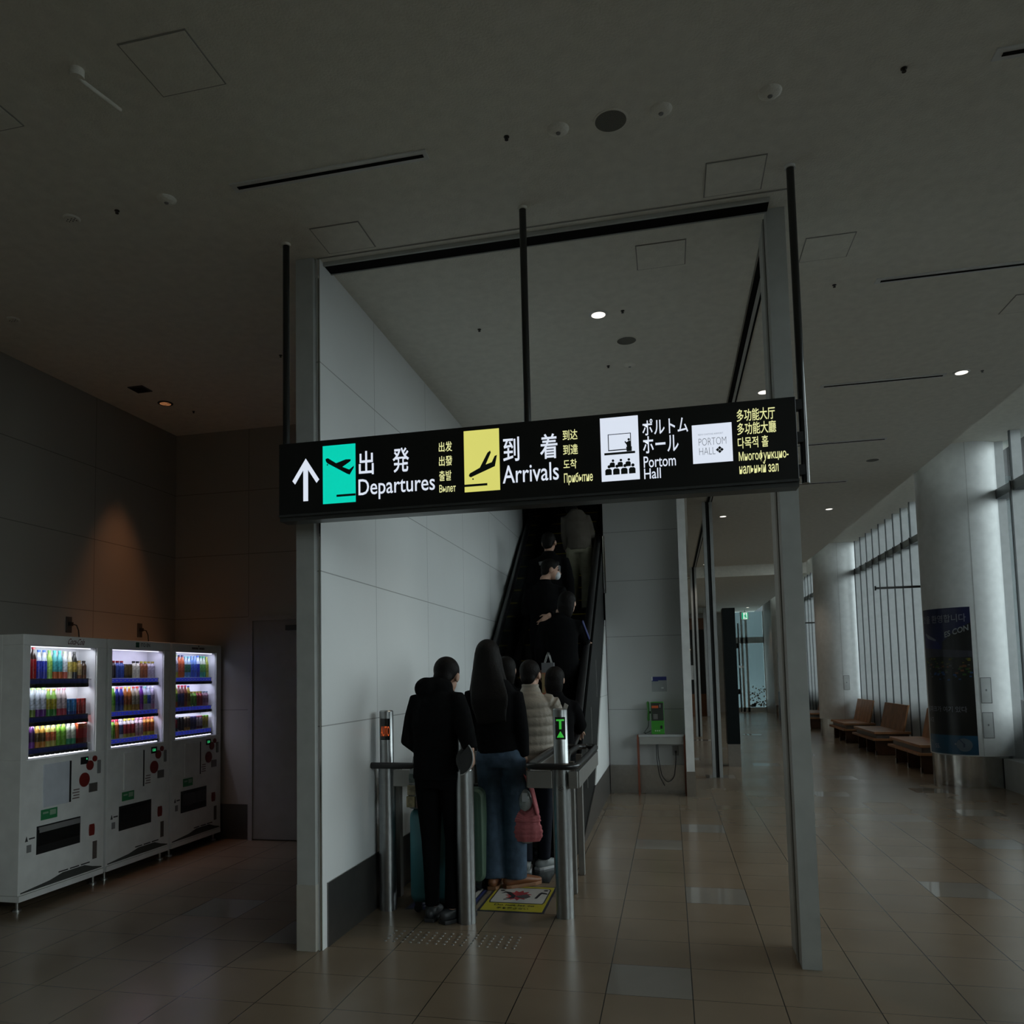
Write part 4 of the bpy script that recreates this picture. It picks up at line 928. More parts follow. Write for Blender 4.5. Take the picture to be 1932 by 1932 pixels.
# ================================================================== round columns, poster, benches
colm = M('column_white', (.70, .72, .72), .38)
cst = M('column_base_steel', (.50, .49, .47), .16, 1.0, .5, .15, 5)
def column(x, y, label, n=0):
    T = thing('round_column', label, 'column', (x, y, 0), 0, 'round columns along the windows')
    MB().cyl((x, y, .395), (x, y, 4.42), .50, n=72).build('shaft', colm, T, smooth=40)
    MB().cyl((x, y, 0), (x, y, .395), .485, n=72).build('steel_base', cst, T, smooth=40)
    return T
CXc, CYc = 3.80, 11.62
def on_col(cx, cy, r, ph, z):     # ph degrees, 0 = towards the hall entrance, positive to the right
    F = Vector((-.311, -.95, 0)).normalized(); Q = Vector((.95, -.311, 0)).normalized(); a = math.radians(ph)
    return Vector((cx, cy, z)) + (F * math.cos(a) + Q * math.sin(a)) * r
def patch(cx, cy, r, p0, p1, z0, z1, n=16, mb=None, mi=0):
    mb = mb or MB(); A = [on_col(cx, cy, r, p0 + (p1 - p0)*k/n, z0) for k in range(n + 1)] + [on_col(cx, cy, r, p0 + (p1 - p0)*k/n, z1) for k in range(n + 1)]
    mb.add(A, [(k, k + 1, k + 2 + n, k + 1 + n) for k in range(n)], mi); return mb
for k, (y, lb) in enumerate(((11.62, 'nearest round white column with poster and steel base'), (19.7, 'second round white column farther along the windows'), (27.8, 'third round column far down the concourse'))):
    T = column(CXc, y, lb)
    if k < 2:
        patch(CXc, y, .502, 11, 11.9, .40, 4.42, 3).build('seam', M('seam_pale', (.5, .51, .5), .4), T)
        for z0 in ((1.05, .62) if k == 0 else (1.05,)):
            hb = patch(CXc, y, .503, 12, 26, z0, z0 + .32, 8).build('access_hatch', M('hatch_grey', (.50, .52, .52), .35), T)
            mb = patch(CXc, y, .505, 12, 12.8, z0, z0 + .32, 2); patch(CXc, y, .505, 25.2, 26, z0, z0 + .32, 2, mb); patch(CXc, y, .505, 12, 26, z0, z0 + .008, 6, mb); patch(CXc, y, .505, 12, 26, z0 + .312, z0 + .32, 6, mb); patch(CXc, y, .505, 18, 20, z0 + .15, z0 + .175, 2, mb)
            mb.build('hatch_outline', M('hatch_line', (.18, .19, .19), .5), hb)
# poster wrapped round the nearest column
P = thing('column_poster', 'tall dark blue and black poster with Korean text wrapped around the nearest column', 'poster', on_col(CXc, CYc, .505, -33, .41))
PR = .506; p0, p1, z0, z1 = -72, 5, .41, 2.26
def pp(u0, v0, u1, v1, lift, name, col, n=10, par=P):
    return patch(CXc, CYc, PR + lift, p0 + (p1 - p0)*u0, p0 + (p1 - p0)*u1, z0 + (z1 - z0)*v0, z0 + (z1 - z0)*v1, n).build(name, M('poster_' + name, [c*.5 for c in col], .3), par, smooth=60)
pp(0, 0, 1, 1, 0, 'sheet', (.012, .013, .012), 20)
pp(0, .72, 1, 1, .002, 'night_sky', (.018, .025, .12))
pp(0, 0, 1, .128, .002, 'blue_band', (.02, .14, .28))
def poly_p(pts, lift, name, col):
    fn = lambda u, v: on_col(CXc, CYc, PR + lift, p0 + (p1 - p0)*u, z0 + (z1 - z0)*v)
    us = sorted({round(u, 4) for u, v in pts}); a, b = us[0], us[-1]
    us = sorted(set(us) | {a + (b - a)*k/14 for k in range(15)}); lo, hi = [], []
    for u in us:
        vv = []
        for (ua, va), (ub, vb) in zip(pts, pts[1:] + pts[:1]):
            if abs(ua - ub) < 1e-6:
                if abs(ua - u) < 1e-4: vv += [va, vb]
            elif min(ua, ub) - 1e-6 <= u <= max(ua, ub) + 1e-6: vv.append(va + (vb - va)*(u - ua)/(ub - ua))
        lo.append(min(vv)); hi.append(max(vv))
    n = len(us); A = [fn(u, v) for u, v in zip(us, lo)] + [fn(u, v + 1e-5) for u, v in zip(us, hi)]
    return MB().add(A, [(k, k + 1, k + 1 + n, k + n) for k in range(n - 1)]).build(name, M('poster_' + name, [c*.6 for c in col], .35), P)
poly_p([(.50, .70), (1, .70), (1, .895), (.75, .84), (.50, .765)], .003, 'roof_shape', (.012, .014, .015))
poly_p([(.05, .70), (.5, .70), (.42, .765), (.25, .80), (.05, .835)], .003, 'deep_blue_shape', (.025, .03, .17))
poly_p([(.09, .835), (.30, .80), (.38, .785), (.36, .775), (.16, .795), (.09, .82)], .004, 'wing_shape', (.28, .32, .40))
poly_p([(.02, .65), (1, .66), (1, .70), (.02, .73)], .004, 'plaza_shape', (.06, .06, .085))
poly_p([(.02, .60), (1, .58), (1, .65), (.5, .665), (.02, .66)], .0045, 'stand_shape', (.02, .024, .02))
rnd = random.Random(5)
for nm, cl, vs, n in (('flower_yellow', (.20, .17, .02), (.61, .65), 16), ('flower_green', (.05, .13, .03), (.53, .65), 22), ('flower_blue', (.03, .10, .30), (.50, .55), 16), ('flower_orange', (.22, .08, .03), (.53, .62), 10), ('people_pale', (.16, .15, .15), (.52, .62), 16)):
    mb = MB()
    for k in range(n):
        u = rnd.uniform(.03, .95); v = rnd.uniform(*vs); s = rnd.uniform(.012, .04)
        patch(CXc, CYc, PR + .005 + .0002*k, p0 + (p1 - p0)*u, p0 + (p1 - p0)*min(.99, u + s*1.6), z0 + (z1 - z0)*v, z0 + (z1 - z0)*(v + s*.35), 2, mb)
    mb.build(nm, M('poster_' + nm, [c*.6 for c in cl], .4), P)['kind'] = 'stuff'
def ptext(body, u0, v0, u1, v1, col, bold=0.01, shear=0, slope=0):
    mb = MB(); text_mb(mb, body, lambda a, b: on_col(CXc, CYc, PR + .008, p0 + (p1 - p0)*(u0 + (u1 - u0)*a), z0 + (z1 - z0)*(v0 + (v1 - v0)*b + slope*a)), bold, 0, shear)
    return mb.build('lettering', col, P)
pt = M('poster_text_pale', (.22, .23, .28), .4)
ptext('것을 환영합니다', .02, .90, .93, .955, pt); ptext('ES CON', .56, .795, .96, .835, M('poster_text_grey', (.30, .32, .33), .4), .02, 0, .045)
ptext('볼파크가 여기 있다', .02, .285, .86, .325, pt, .005); ptext('PLACE', .02, .215, .20, .245, pt, 0)
fn = lambda u, v: on_col(CXc, CYc, PR + .006, p0 + (p1 - p0)*u, z0 + (z1 - z0)*v)
MB().add([fn(.78 + .13*math.cos(a), .066 + .045*math.sin(a)) for a in (2*PI*k/28 for k in range(28))], [tuple(range(28))]).build('clock_disc', M('poster_disc', (.11, .15, .19), .4), P)
poly_p([(.775, .07), (.70, .10), (.71, .104), (.79, .072), (.785, .05), (.765, .05)], .009, 'disc_hand', (.05, .08, .16))
ptext('55.', .20, .035, .33, .065, pt, .01); ptext('〜', .05, .075, .12, .09, pt, 0); ptext('・', .62, .064, .65, .076, pt, 0)
# metal arms reaching out from the columns
for y, lb in ((11.9, 'thin dark metal bar reaching out left of the nearest column'), (19.95, 'thin dark metal bar reaching out left of the second column')):
    T = thing('banner_arm', lb, 'metal bar', (3.36, y, 2.61), 0, 'metal bars on the columns')
    MB().box(2.79, y - .012, 2.595, 3.40, y + .012, 2.625).build('bar', M('arm_metal', (.09, .09, .09), .35, .7), T)
    MB().box(2.785, y - .016, 2.58, 2.80, y + .016, 2.64).build('end_cap', black, T); MB().box(3.385, y - .03, 2.565, 3.41, y + .03, 2.655).build('bracket', black, T)
# benches
wood = M('bench_wood', (.34, .16, .07), .4, 0, .5, .25, 6); wood_d = M('bench_wood_dark', (.085, .04, .02), .45, 0, .5, .25, 6); wood_g = M('bench_edge_grey', (.16, .14, .13), .45)
def bench(y, label, L=1.6):
    T = thing('wooden_bench', label, 'bench', (3.7, y + .7, 0), 0, 'wooden benches along the windows')
    x0, x1 = 3.44, 3.99
    MB().box(x0 - .05, y - .03, .255, x1, y + L + .02, .290).build('lower_plank', wood, T, bev=.003)
    MB().box(x0 + .02, y + .05, .29, x1, y + L - .05, .365).build('seat_core', wood_g, T)
    MB().box(x0 - .02, y + .0, .365, x1 + .02, y + L, .405).build('seat', wood, T, bev=.004)
    for k in range(3):
        l = MB().box(x0, y + .03 + k*.65*L/1.6, .012, x1 - .05, y + .07 + k*.65*L/1.6, .255).build('leg', wood_d, T)
        MB().box(x0 - .006, y + .03 + k*.65*L/1.6, 0, x0 + .02, y + .07 + k*.65*L/1.6, .08).build('foot', steel, l)
    for k in range(6):
        a = y + .04 + k*.255*L/1.6
        MB().prism([(x1 - .10, a, .405), (x1 - .07, a, .405), (x1 + .03, a, .86), (x1, a, .86)], (0, .248*L/1.6, 0)).build('back_slat', wood, T, bev=.003)
    return T
bench(12.62, 'wooden bench nearest the camera, partly behind the poster column')
bench(15.22, 'middle wooden bench below the window fins')
bench(17.66, 'third wooden bench just in front of the second column', 1.45)
bench(22.0, 'farthest wooden bench beyond the second column')

# ================================================================== far concourse things
T = thing('dark_pillar_sign', 'tall black square pillar with steel foot in the concourse', 'pillar', (.95, 13.55, 0))
MB().box(.85, 13.40, .35, 1.045, 13.70, 2.53).build('body', M('pillar_black', (.010, .014, .015), .5, 0, .15), T, bev=.003)
MB().box(.852, 13.402, 0, 1.043, 13.698, .35).build('foot', steel, T)
for z0, z1, lb in ((1.60, 2.28, 'upper thin black display beside the black pillar'), (.86, 1.56, 'lower thin black display beside the black pillar')):
    T = thing('wall_display', lb, 'display', (1.10, 13.5, z0), 0, 'thin black displays on the pillar')
    MB().prism([(1.075, 13.45, z0), (1.155, 14.30, z0), (1.175, 14.30, z0), (1.095, 13.45, z0)], (0, 0, z1 - z0)).build('panel', black_gloss, T)
    MB().box(1.045, 13.50, z0 + .28, 1.085, 13.58, z0 + .36).build('mount', dark_grey, T)
MB_ = MB().box(1.075, 13.44, 1.565, 1.15, 13.50, 1.59)
tag(MB_.build('label_tag', plain_white), 'small white tag between the two black displays', 'tag')
ex = thing('exit_sign', 'small lit green emergency exit sign over the far doors', 'exit sign', (2.72, 30.5, 3.42))
MB().box(2.60, 30.46, 3.38, 2.84, 30.52, 3.66).build('case', plain_white, ex)
MB().box(2.61, 30.45, 3.40, 2.83, 30.461, 3.64).build('face', ME('exit_white', (.75, 1.0, .85), .85), ex)
mb = MB(); mb.box(2.61, 30.445, 3.40, 2.66, 30.451, 3.64); mb.box(2.80, 30.445, 3.40, 2.83, 30.451, 3.64); mb.cyl((2.735, 30.447, 3.59), (2.735, 30.45, 3.59), .022, n=10); mb.prism([(2.70, 30.447, 3.42), (2.73, 30.447, 3.42), (2.74, 30.447, 3.48), (2.77, 30.447, 3.43), (2.785, 30.447, 3.45), (2.76, 30.447, 3.51), (2.765, 30.447, 3.56), (2.71, 30.447, 3.56), (2.685, 30.447, 3.51), (2.72, 30.447, 3.49)], (0, .003, 0))
mb.build('running_symbol', ME('exit_green', (0, .55, .25), .6), ex)
MB().cyl((2.72, 30.49, 3.66), (2.72, 30.49, 3.74), .012, n=8).build('stem', plain_white, ex)
T = thing('info_board', 'grey free-standing board near the far right wall', 'board', (3.50, 26.83, 0))
MB().box(3.33, 26.80, .85, 3.60, 26.86, 2.05).build('panel', M('board_grey', (.25, .25, .25), .4), T); MB().box(3.30, 26.79, 0, 3.60, 26.87, .85).build('foot', M('board_foot', (.12, .13, .13), .4), T)
MB().box(3.60, 26.78, .3, 3.64, 26.88, 2.10).build('edge', black, T)
# shop front on the left of the concourse
T = thing('numbered_pillar', 'pale pillar with number 24 on the left of the concourse', 'pillar', (1.32, 28.6, 0))
MB().box(1.18, 28.5, 0, 1.50, 28.7, 3.74).build('body', M('num_pillar', (.42, .44, .44), .45), T)
mb = MB(); text_mb(mb, '24', rect_fn((1.26, 28.495, 2.25), (1, 0, 0), (0, 0, 1), .20, .20), .01); mb.build('lettering', dark_grey, T)
T = thing('shop_unit', 'dark shop front with wooden counter left of the concourse', 'shop', (.7, 29.2, 0))
MB().box(.1, 29.0, .75, 1.30, 29.5, 3.0).build('dark_front', M('shop_dark', (.02, .02, .02), .5), T)
MB().box(.1, 28.9, 0, 1.30, 29.5, .75).build('counter', M('shop_counter', (.26, .11, .05), .5), T)
MB().box(.1, 29.0, 3.0, 1.30, 29.5, 3.4).build('fascia', M('shop_fascia', (.22, .10, .06), .5), T)
MB().box(.62, 28.88, 1.25, .80, 28.93, 1.75).build('notice', plain_white, T)
lp = MB().ball((.68, 28.9, 2.3), .035, 8).build('small_lamp', ME('shop_lamp', (1, .75, .45), 1.2), T)

# ================================================================== ceiling fittings
T0 = None
LAMPS = [(-.397, 5.43, 4.0, 'nearest, above the queue posts'), (.906, 7.386, 4.0, 'just above the right end of the sign'), (2.497, 7.366, 4.0, 'right of the free-standing post'),
         (.915, 13.25, 4.0, 'left one of the pair seen under the sign'), (2.494, 13.18, 4.0, 'right one of the pair seen under the sign'), (.885, 19.10, 4.0, 'at the ceiling step down the concourse'), (2.49, 19.05, 4.0, 'at the ceiling step near the windows'), (2.72, 29.3, 3.74, 'in front of the far exit doors')]
lens = ME('lamp_lens', (1.0, .93, .82), 1.6)
for x, y, z, lb in LAMPS:
    T = thing('downlight', 'lit round recessed ceiling downlight, ' + lb, 'downlight', (x, y, z), 0, 'lit downlights in the ceiling')
    MB().lathe([(.062, -.006), (.066, -.004), (.066, 0), (.055, 0), (.050, -.003), (.050, -.006)], (x, y, z), 28).build('trim_ring', plain_white, T, smooth=50)
    MB().lathe([(.001, -.009), (.048, -.008), (.050, -.001), (.001, -.001)], (x, y, z), 28).build('lens', lens, T, smooth=50)
    l = bpy.data.lights.new('downlight_bulb', 'SPOT'); l.energy = 22; l.color = (1, .86, .70); l.spot_size = math.radians(100); l.spot_blend = .7; l.shadow_soft_size = .05
    lo = bpy.data.objects.new('downlight_bulb', l); COL.objects.link(lo); lo.parent = T; lo.location = (0, 0, -.03)
T = thing('downlight', 'dim orange downlight in the alcove ceiling', 'downlight', (-4.314, 6.16, 4.0))
MB().lathe([(.062, -.006), (.066, -.004), (.066, 0), (.055, 0), (.050, -.003), (.050, -.006)], (-4.314, 6.16, 4.0), 28).build('trim_ring', dark_grey, T, smooth=50)
MB().lathe([(.001, -.006), (.048, -.006), (.050, -.001), (.001, -.001)], (-4.314, 6.16, 4.0), 28).build('lens', ME('lamp_lens_orange', (1.0, .40, .16), .35), T, smooth=50)
l = bpy.data.lights.new('alcove_bulb', 'SPOT'); l.energy = 40; l.color = (1, .40, .16); l.spot_size = math.radians(46); l.spot_blend = .9; l.shadow_soft_size = .04
lo = bpy.data.objects.new('alcove_bulb', l); COL.objects.link(lo); lo.parent = T; lo.location = (0, 0, -.03); lo.rotation_euler = (0, math.radians(7), 0)

def slot(x0, x1, y, label):
    T = thing('air_slot', label, 'air diffuser', ((x0 + x1)/2, y, 4.0), 0, 'long air slots in the ceiling')
    MB().box(x0 - .03, y - .035, 3.993, x1 + .02, y + .035, 3.9995).build('frame', plain_white, T)
    MB().box(x0, y - .010, 3.990, x1, y + .010, 3.9935).build('gap', track_m, T)
slot(-2.04, -1.06, 3.49, 'long air slot above the left part of the sign'); slot(1.41, 2.42, 3.49, 'air slot at the top right corner of the ceiling')
slot(1.41, 2.40, 5.435, 'long air slot right of the free-standing post'); slot(1.41, 2.36, 7.39, 'air slot beside the third lit downlight')
slot(1.41, 2.36, 9.30, 'air slot level with the right end of the sign'); slot(1.41, 2.36, 11.27, 'farthest visible air slot'); 
def hatch(x0, y0, x1, y1, label):
    T = thing('ceiling_hatch', label, 'hatch', ((x0 + x1)/2, (y0 + y1)/2, 4.0), 0, 'square hatches in the ceiling')
    MB().box(x0, y0, 3.9965, x1, y1, 3.9995).build('frame', line_m, T); MB().box(x0 + .006, y0 + .006, 3.995, x1 - .006, y1 - .006, 3.997).build('lid', ceil_m, T)
hatch(-2.018, 2.55, -1.718, 2.845, 'square ceiling hatch nearest the camera, upper left'); hatch(.26, 3.91, .55, 4.20, 'square ceiling hatch just left of the right sign rod')
hatch(-.11, 4.59, .18, 4.88, 'square ceiling hatch inside the shutter frame'); hatch(.855, 4.77, 1.13, 5.05, 'square ceiling hatch right of the right sign rod')
hatch(-1.86, 3.93, -1.57, 4.20, 'square ceiling hatch right of the left sign rod'); hatch(-3.02, 2.55, -2.72, 2.845, 'square ceiling hatch cut by the left picture edge'); hatch(2.36, 5.9, 2.64, 6.2, 'square ceiling hatch near the right picture edge')
def sprinkler(x, y, lb):
    T = thing('sprinkler', lb, 'sprinkler', (x, y, 4.0), 0, 'small ceiling sprinklers')
    MB().lathe([(.013, 0), (.013, -.003), (.006, -.005), (.005, -.012), (.009, -.013), (.009, -.016), (.001, -.016)][::-1], (x, y, 4.0), 14).build('head', M('sprinkler_bronze', (.05, .048, .045), .4, .6), T, smooth=40)
for x, y, lb in ((-.65, 3.47, 'small dark sprinkler above the middle of the sign'), (-2.76, 3.51, 'small dark sprinkler far left on the ceiling'), (1.04, 3.48, 'small dark sprinkler at the upper right of the ceiling'), (1.13, 5.42, 'small sprinkler left of the long right air slot'),
                 (-.23, 5.42, 'small sprinkler beside the nearest lit downlight'), (-1.25, 5.44, 'small sprinkler inside the frame left of the middle rod'), (-.40, 6.39, 'small sprinkler left of the inner smoke detector'), (-2.83, 5.47, 'small sprinkler left of the left sign rod'),
                 (-4.2, 6.42, 'small sprinkler beside the orange alcove downlight'), (2.66, 7.38, 'small sprinkler right of the third downlight')): sprinkler(x, y, lb)
def detector(x, y, lb):
    T = thing('smoke_detector', lb, 'detector', (x, y, 4.0), 0, 'round white detectors on the ceiling')
    MB().lathe([(.001, -.019), (.02, -.019), (.038, -.013), (.048, -.005), (.050, 0)], (x, y, 4.0), 24).build('dome', ceil_m, T, smooth=60)
    MB().lathe([(.001, -.023), (.010, -.023), (.012, -.017), (.001, -.017)], (x, y, 4.0), 12).build('sensor', mid_grey, T, smooth=40)
for x, y, lb in ((-2.45, 3.49, 'white round detector left of the left air slot'), (-.41, 3.48, 'white round detector left of the big ceiling speaker'), (.05, 3.47, 'white round detector right of the big ceiling speaker'), (.51, 3.48, 'white round detector farthest right in the front row'), (-.23, 6.41, 'grey detector inside the frame below the small speaker')): detector(x, y, lb)
spk = M('speaker_mesh', (.16, .16, .14), .6, 0, .3, .2, 200)
def speaker(x, y, lb):
    T = thing('ceiling_speaker', lb, 'speaker', (x, y, 4.0), 0, 'round ceiling speakers')
    MB().lathe([(.072, -.004), (.078, -.003), (.078, 0), (.066, 0), (.066, -.004)], (x, y, 4.0), 36).build('ring', ceil_m, T, smooth=40)
    MB().lathe([(.001, -.005), (.070, -.005), (.070, -.001), (.001, -.001)], (x, y, 4.0), 36).build('grille', spk, T, smooth=40)
speaker(-.172, 3.483, 'large round grey ceiling speaker in the front row'); speaker(-.23, 5.925, 'round grey ceiling speaker inside the shutter frame'); speaker(2.45, 10.23, 'round grey ceiling speaker far right')
T = thing('air_vent', 'square dark air vent in the alcove ceiling', 'air vent', (-4.30, 5.79, 4.0))
MB().box(-4.37, 5.72, 3.992, -4.23, 5.86, 3.9995).build('frame', dark_grey, T)
mb = MB()
for k in range(6): mb.box(-4.36, 5.735 + k*.02, 3.988, -4.24, 5.745 + k*.02, 3.992)
mb.build('louvre', black, T)
for x, y, lb in ((-3.04, 3.51, 'small round perforated vent left on the ceiling'), (-4.28, 4.42, 'small round perforated vent at the far left')):
    T = thing('round_vent', lb, 'air vent', (x, y, 4.0), 0, 'small round vents')
    MB().lathe([(.001, -.008), (.038, -.008), (.045, 0)], (x, y, 4.0), 20).build('disc', ceil_m, T, smooth=40)
    mb = MB()
    for k in range(9): mb.cyl((x - .03 + .0075*k, y + .012*math.sin(k*2.1), 4 - .0105), (x - .03 + .0075*k, y + .012*math.sin(k*2.1), 4 - .007), .003, n=6)
    mb.build('perforation', black, T)
T = thing('ceiling_bracket', 'white rod fitting with round base on the left ceiling', 'fitting', (-2.24, 2.70, 4.0))
MB().cyl((-2.262, 2.625, 4.0), (-2.262, 2.625, 3.965), .028, n=20).build('base', ceil_m, T, smooth=40)
MB().tube(rounded([(-2.262, 2.625, 3.985), (-2.255, 2.64, 3.965), (-2.215, 2.83, 3.965)], .012), .009, 10).build('rod', ceil_m, T, smooth=60)

# ================================================================== people
skin_m = M('skin', (.42, .25, .18), .55, 0, .4, .06, 20)
hair_m = M('black_hair', (.006, .005, .0045), .6, 0, .12, .2, 30, .3, 120)
def V3(p): return Vector(p)
def add_hand(mb, Wp, D, N, side, curl=18, s=1.0, spread=.0215):
    """palm, four unequal fingers and a side thumb; fingers bend from D towards palm normal N; side=+1/-1 picks thumb side"""
    Wp = V3(Wp); D = V3(D).normalized(); N = (V3(N) - D * V3(N).dot(D)).normalized(); S = D.cross(N) * side
    mb.loft([Wp - D*.02*s, Wp + D*.02*s, Wp + D*.055*s, Wp + D*.088*s], [(.024*s, .017*s), (.034*s, .016*s), (.041*s, .015*s), (.040*s, .012*s)], n=12, ref=S, rnd=True)
    for k, (off, L) in enumerate(((1.5, .070), (.5, .080), (-.5, .075), (-1.5, .058))):
        p = Wp + D*(.088 if k in (1, 2) else .082)*s + S*(off*spread*s); pts = [p - D*.02*s, p]; a = 0
        for seg, fr in ((.45, 1), (.30, 1), (.25, .8)):
            a += math.radians(curl) * fr
            p = p + (D*math.cos(a) + N*math.sin(a))*(L*seg*s); pts.append(p)
        mb.loft(pts, [.0088*s, .0088*s, .0082*s, .0076*s, .0068*s], n=8, rnd=True)
    b = Wp + D*.022*s + S*.030*s; d1 = (D*.65 + S*.65 + N*.35).normalized(); d2 = (D*.9 + S*.15 + N*.45).normalized()
    mb.loft([b - S*.012*s, b, b + d1*.034*s, b + d1*.034*s + d2*.030*s], [.013*s, .0125*s, .0105*s, .0085*s], n=8, rnd=True)

def person(label, loc, rotz, h, J={}, coat=None, trousers=None, shoes=None, hair='short', curlL=20, curlR=20, mask=False, handL=True, group=None, lean=0.0):
    s = h / 1.70
    P = dict(pelvis=(0,0,.92), waist=(0,.0,1.06), chest=(0,-.01,1.26), upper=(0,-.015,1.38), neck=(0,-.01,1.45), head=(0,.025,1.585),
             shL=(-.175,-.01,1.385), elL=(-.225,-.03,1.11), wrL=(-.235,.05,.87), shR=(.175,-.01,1.385), elR=(.225,-.03,1.11), wrR=(.235,.05,.87),
             hiL=(-.085,0,.90), knL=(-.095,.025,.49), anL=(-.10,-.02,.085), hiR=(.085,0,.90), knR=(.095,.025,.49), anR=(.10,-.02,.085),
             dirL=None, dirR=None, nL=(.9,0,0), nR=(-.9,0,0), look=(0,1,-.12), toeL=(-.12,1,0), toeR=(.12,1,0))
    P.update(J)
    K = {k: (V3(v) * s if k not in ('look','nL','nR','toeL','toeR','dirL','dirR') else v) for k, v in P.items()}
    T = thing('person', label, 'person', loc, rotz, group)
    look = V3(K['look']).normalized(); hd = K['head']
    rl_ = look.cross(V3((0,0,1))).normalized(); upv = rl_.cross(look)
    rot = Matrix((rl_, look, upv)).transposed()
    hp = lambda x, y, z: hd + rot @ (V3((x, y, z)) * s)
    mb = MB()
    mb.loft([K['pelvis'] - V3((0,0,.07*s)), K['pelvis'], K['waist'], K['chest'], K['upper'], K['neck'] - V3((0,0,.02*s))], [(.125*s,.10*s), (.160*s,.115*s), (.130*s,.098*s), (.145*s,.105*s), (.100*s,.075*s), (.052*s,.052*s)], n=18)
    mb.loft([K['neck'] - V3((0,0,.05*s)), K['neck'] + V3((0,.005,.03))*s, hp(0,-.015,-.05)], [.062*s, .054*s, .052*s], n=14)
    mb.ball(hp(0,-.012,.022), (.077*s,.095*s,.092*s), 14, rot=rot)
    mb.ball(hp(0,.025,-.035), (.060*s,.066*s,.075*s), 14, rot=rot)
    mb.ball(hp(0,.055,-.078), (.034*s,.030*s,.028*s), 10, rot=rot)            # chin
    mb.loft([hp(0,.082,.010), hp(0,.098,-.020), hp(0,.108,-.034)], [.009*s, .012*s, .014*s], n=8, rnd=True)   # nose
    mb.ball(hp(0,.082,-.060), (.024*s,.012*s,.009*s), 8, rot=rot)             # mouth
    for q in (-1, 1): mb.ball(hp(q*.080,-.005,-.010), (.013*s,.022*s,.034*s), 8, rot=rot)
    for q, a in (('L', -1), ('R', 1)):
        mb.loft([K['sh'+q] - V3((a*.01*s,0,.05*s)), K['el'+q], K['wr'+q]], [.043*s, .037*s, .026*s], n=12, rnd=True)
        mb.loft([K['sh'+q] - V3((a*.09*s,0,.035*s)), K['sh'+q] - V3((a*.015*s,0,.045*s))], [.042*s, .040*s], n=12, rnd=True)
        D = V3(K['dir'+q]) if K['dir'+q] else K['wr'+q] - K['el'+q]
        add_hand(mb, K['wr'+q], D, K['n'+q], -a, curlL if q == 'L' else curlR, s)   # thumb forwards
        mb.loft([K['hi'+q] + V3((0,0,.02)), K['kn'+q], K['an'+q]], [.085*s, .056*s, .038*s], n=14, rnd=True)
        td = V3(K['toe'+q]).normalized()
        mb.loft([K['an'+q] - td*.04*s - V3((0,0,.035*s)), K['an'+q] + td*.08*s - V3((0,0,.045*s)), K['an'+q] + td*.15*s - V3((0,0,.055*s))], [(.03*s,.028*s), (.038*s,.026*s), (.034*s,.018*s)], n=12, rnd=True)
    body = link_mesh('body', remesh(mb, .0058 * s, 3, .4), skin_m, T)
    for q in (-1, 1):
        MB().ball(hp(q*.032,.083,.004), (.013*s,.008*s,.009*s), 8, rot=rot).build('eye', M('eye_dark', (.03,.02,.02), .2), T, world=False, smooth=60)
        MB().loft([hp(q*.016,.081,.028), hp(q*.046,.068,.028)], [.004*s,.0035*s], n=6).build('eyebrow', hair_m, T, world=False, smooth=60)
    MB().loft([hp(-.022,.093,-.060), hp(0,.098,-.059), hp(.022,.093,-.060)], [(.004*s,.004*s)]*3, n=8, rnd=True).build('lips', M('lips', (.33,.13,.11), .5), T, world=False, smooth=60)
    # trousers
    if trousers:
        wk = trousers.get('wide', 0.0); mb = MB()
        mb.loft([K['pelvis'] + V3((0,0,.14*s)), K['pelvis'], K['pelvis'] - V3((0,0,.09*s))], [(.150*s,.115*s), (.178*s,.130*s), (.160*s,.120*s)], n=18)
        for q in 'LR':
            hi, kn, an = K['hi'+q], K['kn'+q], K['an'+q]
            mb.loft([hi, hi.lerp(kn, .4), kn, kn.lerp(an, .5), an + V3((0,0,-.02*s if wk > .01 else -.005*s))], [((.094+wk*.3)*s,(.102+wk*.3)*s), ((.085+wk*.4)*s,.093*s), ((.068+wk*.6)*s,(.074+wk*.5)*s), ((.060+wk)*s,(.066+wk)*s), ((.055+wk*1.25)*s,(.060+wk*1.2)*s)], n=16)
        link_mesh('trousers', remesh(mb, .011 * s, 4), trousers['mat'], T)
    # shoes
    if shoes:
        for q in 'LR':
            td = V3(K['toe'+q]).normalized(); an = K['an'+q]; g = V3((an.x, an.y, 0)) + V3((0,0,an.z - .085*s)); rf = td.cross(V3((0,0,1)))
            mb = MB()
            mb.loft([g - td*.060*s + V3((0,0,.05*s)), g + V3((0,0,.055*s)), g + td*.09*s + V3((0,0,.045*s)), g + td*.165*s + V3((0,0,.033*s)), g + td*.20*s + V3((0,0,.03*s))], [(.034*s,.036*s), (.040*s,.042*s), (.046*s,.034*s), (.044*s,.024*s), (.030*s,.018*s)], n=14, ref=rf, rnd=True)
            mb.loft([g + V3((0,0,.05*s)), g + V3((0,-.005,.11*s if shoes.get('boot') else .085*s))], [(.040*s,.044*s), (.046*s,.050*s)], n=14)
            sh = link_mesh('shoe', remesh(mb, .008*s, 3), shoes['mat'], T)
            sb = MB(); pts = [(-.085, .030), (-.05, .043), (.06, .047), (.14, .052), (.195, .040), (.215, .012)]
            poly = [g + td*a*s + rf.normalized()*b*s for a, b in pts] + [g + td*a*s - rf.normalized()*b*s for a, b in reversed(pts)]
            sb.prism([p + V3((0,0,.001)) for p in poly], (0, 0, .024*s)); sb.build('sole', shoes['sole'], sh, world=False, bev=.004)
